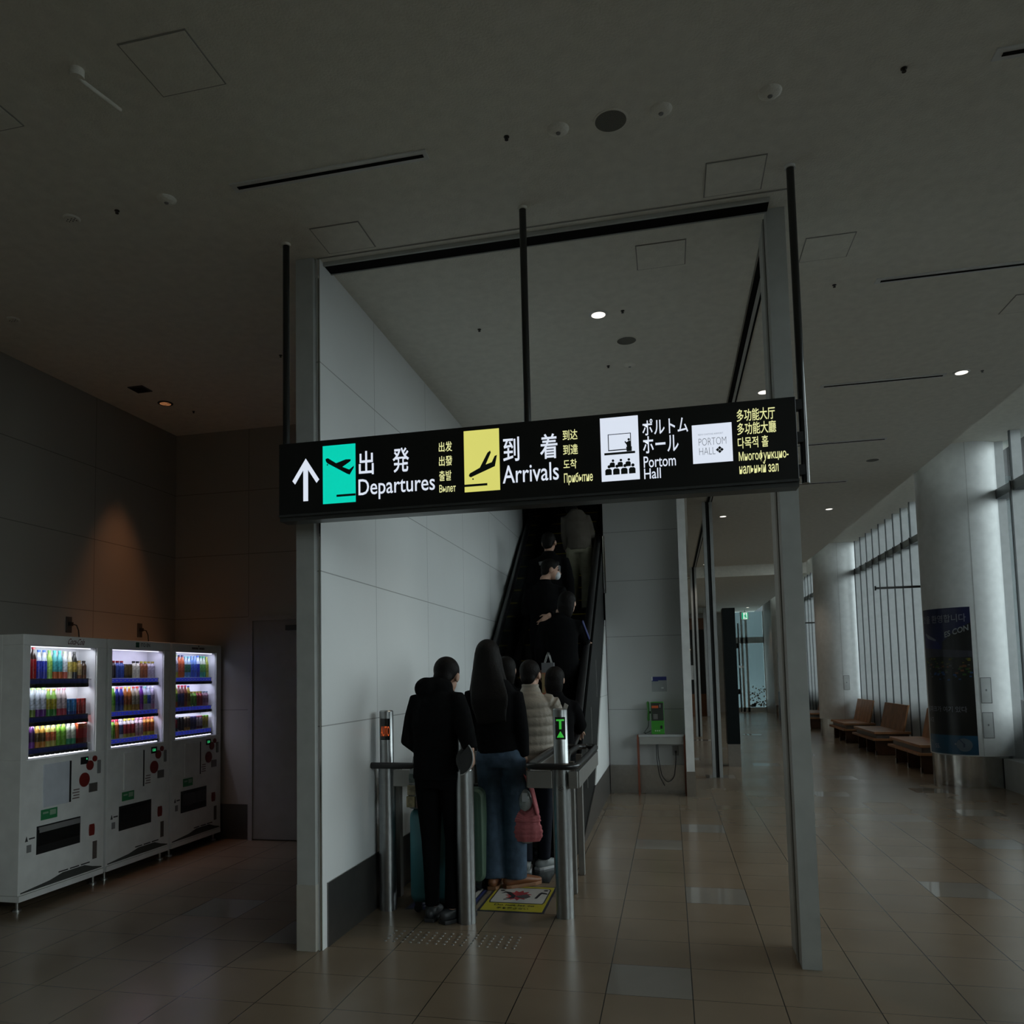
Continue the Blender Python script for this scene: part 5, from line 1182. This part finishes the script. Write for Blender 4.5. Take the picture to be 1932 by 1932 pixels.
    # coat
    if coat:
        mb = MB(); k = coat.get('fat', 0.0); hem = coat['hem']; hy = coat.get('hemy', 0.0)
        pf = coat.get('puff')
        tor = [(K['neck'] + V3((0,-.01,.025 + coat.get('collar', 0)))*1.0, (.066*s + k*.2, .066*s + k*.2)), (K['neck'] + V3((0,-.01,-.015))*s, (.080*s + k*.3, .076*s + k*.3)), (K['upper'] + V3((0,-.01,.025))*s, ((.118)*s + k*.5, .095*s + k*.5)),
               (K['upper'] + V3((0,-.01,-.035))*s, ((.158)*s + k*.6, .112*s + k*.6)), (K['chest'], (.168*s + k, .128*s + k)), (K['waist'], ((.158 + coat.get('waist', 0))*s + k, .126*s + k)), (K['pelvis'] + V3((0,0,.02)), ((.172 + coat.get('flare', 0)*.6)*s + k, .138*s + k)),
               (V3((K['pelvis'].x, K['pelvis'].y + hy, hem*s)), ((.176 + coat.get('flare', 0))*s + k, .140*s + k))]
        if tor[-1][0].z > tor[-2][0].z - .01: tor.pop(-2)
        if pf:   # quilted rings
            zs = [t[0] for t in tor]; dense = []
            for i in range(len(tor) - 1):
                a, b = tor[i], tor[i+1]; L = (a[0] - b[0]).length; m = max(2, int(L / .008))
                for q in range(m): u = q/m; dense.append((a[0].lerp(b[0], u), tuple(a[1][c]*(1-u) + b[1][c]*u for c in (0, 1))))
            dense.append(tor[-1]); acc = []
            for p, r in dense:
                w = abs(math.sin(PI * (p.z / s) / pf)) ** .45; d = .016 * (w - .75); acc.append((p, (r[0] + d, r[1] + d)))
            tor = acc
        mb.loft([t[0] for t in tor], [t[1] for t in tor], n=24)
        for q, a in (('L', -1), ('R', 1)):
            sh_, el, wr = K['sh'+q], K['el'+q], K['wr'+q]; cu = el.lerp(wr, coat.get('cuff', .92))
            pts = [sh_ - V3((a*.07*s,0,.020*s)), sh_ + V3((a*.002*s,0,-.040*s)), sh_.lerp(el, .5), el, el.lerp(cu, .5), cu]
            rr = [.058*s + k*.4, .062*s + k*.5, .060*s + k*.6, .057*s + k*.7, .051*s + k*.6, .044*s + k*.5]
            if pf:
                dp, dr = [], []
                for i in range(len(pts) - 1):
                    L = (pts[i+1] - pts[i]).length; m = max(2, int(L / .01))
                    for c in range(m):
                        u = c/m; p = pts[i].lerp(pts[i+1], u); w = abs(math.sin(PI * (p.z / s) / pf)) ** .45
                        dp.append(p); dr.append(rr[i]*(1-u) + rr[i+1]*u + .010*(w - .75))
                dp.append(pts[-1]); dr.append(rr[-1]); pts, rr = dp, dr
            mb.loft(pts, rr, n=16)
        if coat.get('hood'):
            hx = coat['hood']; b = K['neck'] + V3(hx)*s
            mb.ball(b, (.085*s, .070*s, .075*s), 12); mb.ball(K['neck'] + V3((.0,-.045,.035))*s, (.105*s,.085*s,.075*s), 12); mb.ball(K['neck'] + V3((0,-.02,-.02))*s, (.115*s,.09*s,.06*s), 12)
        me = remesh(mb, (.0075 if pf else .010) * s, 3 if pf else 5)
        link_mesh(coat.get('name', 'jacket'), me, coat['mat'], T)
        for q in coat.get('extra', []): q(T, K, s)
    # hair
    mb = MB()
    if hair == 'short':
        mb.ball(hp(0,-.022,.034), (.086*s,.100*s,.094*s), 14, rot=rot); mb.ball(hp(0,-.060,-.030), (.066*s,.050*s,.060*s), 12, rot=rot)
        mb.ball(hp(0,.055,.085), (.055*s,.035*s,.022*s), 10, rot=rot)
    elif hair == 'bob':
        mb.ball(hp(0,-.020,.030), (.092*s,.105*s,.100*s), 14, rot=rot); mb.loft([hp(0,-.040,.02), hp(0,-.055,-.06), hp(0,-.055,-.13)], [(.092*s,.075*s), (.090*s,.065*s), (.075*s,.045*s)], n=16, rnd=True)
    elif hair == 'long':
        mb.ball(hp(0,-.018,.032), (.088*s,.104*s,.100*s), 14, rot=rot)
        a = hp(0,-.045,.03); mb.loft([a, hp(0,-.062,-.06), V3((hd.x*.75, -.105*s, 1.40*s)), V3((hd.x*.45, -.150*s, 1.30*s)), V3((hd.x*.3, -.150*s, 1.14*s))], [(.086*s,.075*s), (.095*s,.062*s), (.125*s,.050*s), (.140*s,.030*s), (.105*s,.014*s)], n=18)
        for q in (-1, 1): mb.loft([hp(q*.070,.0,.0), hp(q*.085,-.005,-.10), V3((hd.x*.8 + q*.12*s, -.04*s, 1.36*s)), V3((hd.x*.6 + q*.125*s, -.09*s, 1.24*s))], [.030*s, .034*s, .030*s, .012*s], n=10, rnd=True)
    link_mesh('hair', remesh(mb, .010 * s, 5), hair_m, T)
    if mask:
        MB().ball(hp(0,.070,-.055), (.050*s,.045*s,.050*s), 12, rot=rot).build('face_mask', M('mask_white', (.55,.57,.60), .7), T, world=False, smooth=60)
    return T, K, s

blk_wool = M('black_wool', (.006, .0063, .0066), .95, 0, .05, .2, 30, .25, 25)
blk_cot = M('black_cotton', (.005, .005, .0055), .95, 0, .05, .2, 30, .25, 25)
navy_c = M('dark_navy_cloth', (.010, .012, .020), .85, 0, .2, .2, 30, .25, 25)
denim = M('blue_denim', (.055, .085, .125), .85, 0, .2, .30, 14, .4, 22)
puff_m = M('beige_puffer', (.235, .205, .165), .55, 0, .4, .08, 20, .35, 45)
khaki = M('khaki_cotton', (.27, .26, .19), .8, 0, .2, .15, 12, .3, 18)
beige_j = M('beige_jacket_cloth', (.13, .115, .095), .8, 0, .2, .12, 12, .3, 18)
sole_w = M('white_sole', (.48, .49, .50), .5); sole_b = M('black_sole', (.02, .02, .022), .6); shoe_b = M('black_shoe', (.03, .033, .036), .5)
sneak = M('grey_sneaker', (.26, .28, .28), .6); boot_m = M('brown_boot', (.20, .075, .03), .5); sole_t = M('tan_sole', (.24, .11, .05), .6)

# 1 man in the black hooded jacket
person('person in black hooded jacket and black trousers, short dark hair, head bowed, nearest the camera', (-1.445, 4.93, 0), math.radians(-4), 1.66,
  dict(head=(.035,.06,1.545), neck=(.0,.02,1.44), upper=(-.005,-.015,1.385), chest=(-.005,-.03,1.25), look=(.10,.9,-.42),
       shL=(-.142,-.01,1.43), elL=(-.200,-.03,1.13), wrL=(-.13,.17,1.02), dirL=(.45,.8,-.2), nL=(.3,-.2,-.9), shR=(.128,-.03,1.435), elR=(.215,-.115,1.20), wrR=(.258,-.150,1.085), dirR=(.03,.05,-.98), nR=(-.9,.2,0),
       knL=(-.085,.035,.49), anL=(-.058,-.03,.085), knR=(.082,.03,.49), anR=(.080,-.055,.085), toeL=(-.1,1,0), toeR=(.45,.9,0)),
  coat=dict(mat=blk_wool, hem=.885, fat=.006, hood=(-.060,-.085,.030), waist=.015, flare=.004, cuff=.97, collar=.01), trousers=dict(mat=blk_cot, wide=-.008), shoes=dict(mat=shoe_b, sole=sole_b), hair='short', curlL=25, curlR=28, group=None)
# 2 woman with very long hair
person('person with very long black hair and blue jeans, holding the pink bag', (-1.215, 5.72, 0), math.radians(-3), 1.745,
  dict(head=(-.082,.0,1.60), neck=(-.055,-.01,1.46), upper=(-.04,-.015,1.385), chest=(-.03,-.01,1.26), waist=(-.015,0,1.06), pelvis=(-.005,0,.92), look=(.0,1,-.08),
       shL=(-.205,-.01,1.37), elL=(-.215,-.03,1.12), wrL=(-.16,.13,.96), dirL=(.2,.8,-.4), shR=(.115,-.01,1.36), elR=(.155,-.04,1.09), wrR=(.163,-.01,.895), dirR=(.02,.05,-1), nR=(-.2,.9,0),
       knL=(-.085,.03,.49), anL=(-.065,-.03,.085), knR=(.085,.02,.49), anR=(.075,.01,.085), toeL=(-.08,1,0), toeR=(.75,.75,0)),
  coat=dict(mat=blk_cot, hem=.935, fat=.0, waist=.01, flare=-.01, cuff=.95), trousers=dict(mat=denim, wide=.026), shoes=dict(mat=boot_m, sole=sole_t, boot=True), hair='long', curlR=55)
# 3 beige puffer jacket
person('person in quilted beige puffer jacket and grey sneakers, short dark hair', (-1.085, 6.28, 0), math.radians(4), 1.62,
  dict(elR=(.215,.06,1.13), wrR=(.19,.22,1.00), dirR=(-.1,.9,-.1), nR=(-.5,0,-.8), elL=(-.22,-.02,1.11), wrL=(-.20,.16,.97), anL=(-.06,-.10,.085), knL=(-.075,.0,.49), anR=(.075,.0,.085), toeR=(.6,.8,0), look=(.3,1,-.1)),
  coat=dict(mat=puff_m, hem=.82, fat=.020, puff=.078, waist=.012, flare=.012, collar=.03, name='puffer_jacket', cuff=.95), trousers=dict(mat=navy_c, wide=.0), shoes=dict(mat=sneak, sole=sole_w), hair='short')
# 4 person with the pale-strapped backpack
T4, K4, s4 = person('person in black with pale rucksack straps, hand on the right handrail', (-.985, 6.98, .011), math.radians(0), 1.56,
  dict(shR=(.16,.0,1.37), elR=(.215,.12,1.14), wrR=(.165,.36,1.075), dirR=(.0,.9,-.3), nR=(0,-.3,-.95), look=(.2,1,0)),
  coat=dict(mat=blk_cot, hem=.86, fat=.006, cuff=.93), trousers=dict(mat=blk_cot, wide=.004), shoes=dict(mat=shoe_b, sole=sole_b), hair='bob', curlR=35)
# 5 dark-haired person on the left
person('person with shoulder-length dark hair in black, left of the beige puffer jacket', (-1.43, 7.00, .011), math.radians(0), 1.66, dict(look=(-.1,1,0)),
  coat=dict(mat=blk_cot, hem=.80, fat=.012), trousers=dict(mat=blk_cot, wide=.004), shoes=dict(mat=shoe_b, sole=sole_b), hair='bob')
def step_z(j): return 1.49 + .2*j + .003
def step_y(j): return 9.2 + .267*j
# 6 person with hand on the rail, blue strip
def blue_strip(T, K, s):
    MB().loft([K['shR'] + V3((.062,-.03,.0))*s, K['elR'] + V3((.056,-.028,.0))*s], [(.010,.024), (.010,.022)], n=10, rnd=True).build('blue_strip', M('blue_trim', (.022, .03, .12), .7), T, world=False, smooth=60)
person('person in black with a dark blue sleeve strip, hand stretched to the right handrail', (-1.09, step_y(-4) + .13, step_z(-4)), math.radians(0), 1.68,
  dict(shR=(.17,.0,1.37), elR=(.22,.16,1.20), wrR=(.215,.42,1.165), dirR=(.05,.9,.2), nR=(0,.1,-.95), look=(.35,1,-.1), head=(.075,.03,1.575)),
  coat=dict(mat=blk_cot, hem=.55, fat=.012, extra=[blue_strip], name='coat', cuff=.93), trousers=dict(mat=blk_cot, wide=.006), shoes=dict(mat=shoe_b, sole=sole_b), hair='bob', curlR=30)
# 7 masked person turned to the right
person('person in dark clothes turned to the right wearing a white face mask', (-1.33, step_y(-2) + .13, step_z(-2)), math.radians(0), 1.70,
  dict(look=(.95,.25,-.12), head=(.07,.02,1.585), elL=(-.215,.03,1.12), wrL=(-.15,.21,1.02), dirL=(.4,.85,0), nL=(0,0,-.9), elR=(.24,.02,1.12), wrR=(.06,-.17,1.06), dirR=(-.6,-.2,-.6), nR=(-.5,.8,0)),
  coat=dict(mat=blk_cot, hem=.72, fat=.012, cuff=.93), trousers=dict(mat=blk_cot, wide=.006), shoes=dict(mat=shoe_b, sole=sole_b), hair='short', mask=True)
# 8 person with the pale patch
def patch8(T, K, s):
    MB().prism([K['chest'] + V3(p)*s for p in ((.085,-.176,.06), (.155,-.165,.01), (.150,-.165,-.09), (.085,-.176,-.07))], (0, .006, 0)).build('pale_patch', M('patch_pale', (.20,.21,.22), .7), T, world=False)
    MB().prism([K['chest'] + V3(p)*s for p in ((-.10,-.172,.07), (-.03,-.178,.08), (-.035,-.178,.035), (-.09,-.172,.03))], (0, .006, 0)).build('small_logo', M('patch_grey', (.13,.13,.13), .7), T, world=False)
person('person in black with a pale patch on the back near the top of the escalator', (-1.35, step_y(0) + .13, step_z(0)), math.radians(0), 1.70,
  dict(look=(.2,1,.0)), coat=dict(mat=blk_cot, hem=.70, fat=.016, extra=[patch8]), trousers=dict(mat=blk_cot, wide=.006), shoes=dict(mat=shoe_b, sole=sole_b), hair='short')
# 9 khaki trousers at the top
person('person in beige jacket and wide khaki trousers standing highest on the escalator', (-1.10, step_y(4) + .13, step_z(4)), math.radians(-4), 1.62,
  dict(upper=(-.05,.0,1.37), neck=(-.07,.02,1.43), head=(-.10,.06,1.55), shL=(-.195,0,1.37), shR=(.105,0,1.36), chest=(-.03,-.01,1.25), elR=(.155,.06,1.10), wrR=(.12,.20,1.0), elL=(-.21,.06,1.10), wrL=(-.2,.12,.9), hiL=(-.09,0,.9), hiR=(.09,0,.9), anL=(-.13,-.02,.085), knL=(-.11,.02,.49), anR=(.10,-.02,.085)),
  coat=dict(mat=beige_j, hem=.88, fat=.0, flare=.0), trousers=dict(mat=khaki, wide=.030), shoes=dict(mat=shoe_b, sole=sole_b), hair='bob')

# ================================================================== bags and cases
def suitcase(x, y, w, d, h, mat, label, rotz=0.0, handle=True, ribs=True, z=0.0):
    T = thing('suitcase', label, 'suitcase', (x, y, z), rotz, 'wheeled suitcases')
    zb = .062
    def shell(y0, y1, name):
        mb = MB(); r = .05
        def rr(w_, h0, h1, r): 
            pts = []
            for cx, cz, a0 in ((w_/2 - r, h1 - r, 0), (-w_/2 + r, h1 - r, 90), (-w_/2 + r, h0 + r, 180), (w_/2 - r, h0 + r, 270)):
                for k in range(6): a = math.radians(a0 + 18*k); pts.append((cx + r*math.cos(a), cz + r*math.sin(a)))
            return pts
        A = rr(w, zb, h, r); B = rr(w - .03, zb + .015, h - .015, r)
        out, inn = (y0, y1) if y0 < 0 else (y1, y0)
        sg = 1 if y0 < 0 else -1
        rings = [[(px, out, pz) for px, pz in B], [(px, out + sg*.02, pz) for px, pz in A], [(px, inn, pz) for px, pz in A]]
        if sg < 0: rings = rings[::-1]
        mb.rings(rings)
        if ribs:
            for k in range(4):
                xx = -w/2 + w*(k + 1)/5; mb.box(xx - .008, out - sg*.004, zb + .06, xx + .008, out + sg*.01, h - .06)
        mb.build(name, mat, T, world=False, smooth=40)
    shell(-d/2, -.006, 'front_shell'); shell(.006, d/2, 'rear_shell')
    MB().box(-w/2 + .004, -.007, zb + .01, w/2 - .004, .007, h - .006).build('zip_band', black, T, world=False)
    MB().box(-w/2 - .012, -.02, zb + .38*(h), -w/2 - .001, .02, zb + .62*h).build('side_handle', black, T, world=False, bev=.003)
    MB().box(-.06, -.016, h - .002, .06, .016, h + .014).build('top_handle', black, T, world=False, bev=.004)
    for sx in (-1, 1):
        for sy in (-1, 1):
            wx, wy = sx*(w/2 - .05), sy*(d/2 - .04)
            q = MB().box(wx - .018, wy - .018, .045, wx + .018, wy + .018, zb + .006).build('caster', black, T, world=False)
            MB().cyl((wx - .014, wy, .026), (wx + .014, wy, .026), .026, n=18).build('wheel', M('wheel_black', (.015,.015,.016), .4), q, world=False, smooth=40)
    if handle:
        hm = MB()
        for sx in (-.055, .055): hm.box(sx - .006, d/2 - .035, h - .002, sx + .006, d/2 - .023, 1.00)
        hm.build('pull_tube', steel, T, world=False)
        MB().box(-.075, d/2 - .042, .99, .075, d/2 - .016, 1.02).build('grip', black, T, world=False, bev=.005)
    return T
teal_m = M('teal_shell', (.05, .19, .225), .4, 0, .5, .05, 10); green_m = M('sage_green_shell', (.085, .14, .095), .45, 0, .5, .05, 10); dark_m = M('black_shell', (.012,.012,.014), .15, 0, .6)
suitcase(-1.552, 5.20, .42, .25, .655, teal_m, 'teal hard-shell suitcase behind the legs of the person in the hooded jacket', math.radians(90), False, False)
suitcase(-1.430, 5.72, .22, .32, .71, green_m, 'sage green hard-shell suitcase left of the jeans', math.radians(0))
suitcase(-1.06, 6.78, .24, .36, .50, dark_m, 'small glossy black suitcase ahead of the grey sneakers', math.radians(0), False, False, .011)
# details on cases
T = thing('luggage_tag', 'white luggage tag hanging on the small glossy black suitcase', 'tag', (-1.03, 6.59, .36))
MB().box(-1.05, 6.585, .30, -1.005, 6.590, .385).build('card', M('tag_white', (.55,.56,.58), .5), T); MB().tube([(-1.03, 6.588, .385), (-1.035, 6.59, .42)], .003, 6).build('loop', dark_grey, T)
# clear carrier bag on the teal case
plast = M('plastic_bag_grey', (.25, .27, .27), .25, 0, .5, .2, 20, .5, 30)
T = thing('carrier_bag', 'grey plastic carrier bag with snack boxes standing on the teal suitcase', 'bag', (-1.60, 5.0, .67))
mb = MB(); mb.loft([(-1.615, 5.02, .660), (-1.615, 5.02, .72), (-1.615, 5.02, .86), (-1.625, 5.02, .92), (-1.632, 5.02, .96), (-1.636, 5.02, 1.01)], [(.070,.05), (.078,.058), (.066,.05), (.055,.04), (.030,.022), (.018,.008)], n=16)
link_mesh('bag_film', remesh(mb, .009, 2), plast, T); bpy.data.objects['bag_film'].location = -T.location
for k, (x0, x1, z0, z1, c) in enumerate(((-1.672, -1.612, .69, .76, (.40,.34,.19)), (-1.606, -1.548, .685, .75, (.42,.24,.20)), (-1.668, -1.612, .765, .83, (.36,.31,.20)), (-1.606, -1.552, .755, .83, (.34,.30,.24)), (-1.66, -1.56, .845, .90, (.17,.22,.20)))):
    MB().box(x0 - .012, 4.955 + .004*k, z0 - .015, x1 - .012, 4.995, z1 - .015).build('snack_box', M('snack_box_%d' % k, [q*.7 for q in c], .5, 0, .4, .35, 40), T, bev=.004)
# pink quilted bag
pink = M('pink_quilt', (.40, .11, .12), .7, 0, .3, .12, 20, .3, 60); clearb = M('clear_wrap', (.28, .30, .29), .15, 0, .6, .2, 20, .4, 40)
T = thing('quilted_bag', 'pink quilted hand bag hanging from the long-haired woman\'s hand', 'bag', (-1.05, 5.69, .33))
mb = MB(); c = V3((-1.048, 5.69, 0)); rings = []
n = 40; m = 44
for k in range(m + 1):
    v = k / m; z = .335 + .27*v
    w = .116 * math.sin(PI * min(1, (v*.93 + .09))**.55) ** .7 + .004; w = max(w, .01)
    if v > .5: w = .112 - .055*(v - .5)
    r = []
    for i in range(n):
        a = 2*PI*i/n
        q = (abs(math.sin(a*5)) ** .5) * (abs(math.sin(PI*(v*8 + .5))) ** .5)
        rr_ = w * (1 + .10*q)
        # neckline dips at the middle (front and back)
        zz = z if v < .55 else .335 + .27*.55 + (v - .55)/.45 * (.27*.45) * (.25 + .75*abs(math.cos(a))**1.3) * 1.0
        r.append(c + V3((rr_*math.cos(a), rr_*.42*math.sin(a), zz)))
    rings.append(r)
mb.rings(rings, cap=True)
mb.build('pouch', pink, T, smooth=50)
mb = MB()
for dy in (-.03, .03):
    mb.loft([c + V3((-.092, dy*.6, .53)), c + V3((-.078, dy, .65)), c + V3((-.028, dy*.8, .75)), c + V3((-.0, dy*.4, .805)), c + V3((.022, dy*.5, .77)), c + V3((.058, dy, .69)), c + V3((.092, dy*.6, .53))], [(.022,.012), (.020,.010), (.014,.009), (.011,.008), (.014,.009), (.020,.010), (.024,.012)], n=10, ref=(0,1,0), rnd=True)
mb.build('strap', pink, T, smooth=60)
mb = MB(); mb.ball(c + V3((.0, 0, .615)), (.06, .042, .085), 14); link_mesh('wrapped_content', remesh(mb, .008, 1), clearb, T); T.children[-1].location = -T.location
MB().box(-1.055, 5.643, .615, -1.018, 5.647, .675).build('white_label', M('label_white', (.50,.51,.53), .5), T)
mb = MB(); mb.ball(c + V3((.012, 0, .343)), (.055, .035, .028), 12); mb.build('bottom_wrap', clearb, T, smooth=60)
# cap in the man's right hand
T = thing('cap', 'black cap with pale-edged brim in the right hand of the person in the hooded jacket', 'cap', (-1.21, 4.76, .95))
mb = MB(); mb.ball((-1.243, 4.755, 1.00), (.05, .05, .070), 14); mb.build('crown', M('cap_black', (.03, .032, .032), .7), T, smooth=60)
arc = [(-1.262 + .088*math.cos(a), 4.705, 1.020 - .105*math.sin(a)) for a in (math.radians(-45 + 130*k/16) for k in range(17))]
MB().tube(arc, .0040, 8).build('brim_edge', M('cap_edge', (.40, .41, .41), .5), T, smooth=60)
MB().add(arc + [(-1.265, 4.71, 1.020)], [tuple(range(17)) + (17,)]).add([(x, y + .012, z) for x, y, z in arc] + [(-1.265, 4.722, 1.020)], [tuple(range(16, -1, -1)) + (17,)]).build('brim', M('cap_black', (.03, .032, .032), .7), T)
# rucksack of person 4
rk = M('rucksack_pale', (.30, .29, .26), .5, 0, .4, .12, 20); rkd = M('rucksack_dark', (.03, .03, .032), .6)
T = thing('rucksack', 'small dark rucksack with wide pale straps, partly behind the arrow post', 'bag', (-.985, 6.84, 1.0))
mb = MB(); mb.ball((-.985, 6.845, 1.03), (.115, .055, .15), 14); link_mesh('pack', remesh(mb, .01, 2), rkd, T); T.children[-1].location = -T.location
for q in (-1, 1):
    MB().prism([(-.985 + q*.045, 6.865, 1.12), (-.985 + q*.075, 6.865, 1.115), (-.985 + q*.125, 6.87, 1.245), (-.985 + q*.092, 6.87, 1.265)], (0, -.012, 0)).build('strap', rk, T, bev=.003)
MB().prism([(-.93, 6.80, 1.06), (-.885, 6.80, 1.02), (-.875, 6.80, .90), (-.92, 6.80, .86), (-.96, 6.80, .92)], (0, .012, 0)).build('silver_flap', M('silver_cloth', (.42, .41, .38), .3, .4), T, bev=.004)
# orange paper bag
T = thing('paper_bag', 'orange and grey paper shopping bag held on the escalator', 'bag', (-1.19, 8.02, 1.33))
MB().box(-1.262, 7.98, 1.31, -1.142, 8.07, 1.53).build('bag_body', M('paper_orange', (.34, .10, .05), .5, 0, .4, .2, 8), T)
MB().box(-1.2625, 7.979, 1.53, -1.1415, 8.071, 1.63).build('grey_top', M('paper_grey', (.10, .10, .105), .5), T)
MB().box(-1.262, 7.978, 1.33, -1.235, 7.981, 1.52).box(-1.225, 7.978, 1.32, -1.20, 7.981, 1.50).build('side_print', M('paper_print', (.22, .16, .07), .5), T)
for y in (7.985, 8.065): MB().tube([(-1.235, y, 1.625), (-1.212, 8.025 if False else y, 1.70), (-1.195, y, 1.735), (-1.185, y, 1.70), (-1.165, y, 1.625)], .004, 8).build('cord_handle', M('cord_pale', (.28,.28,.27), .6), T, smooth=60)
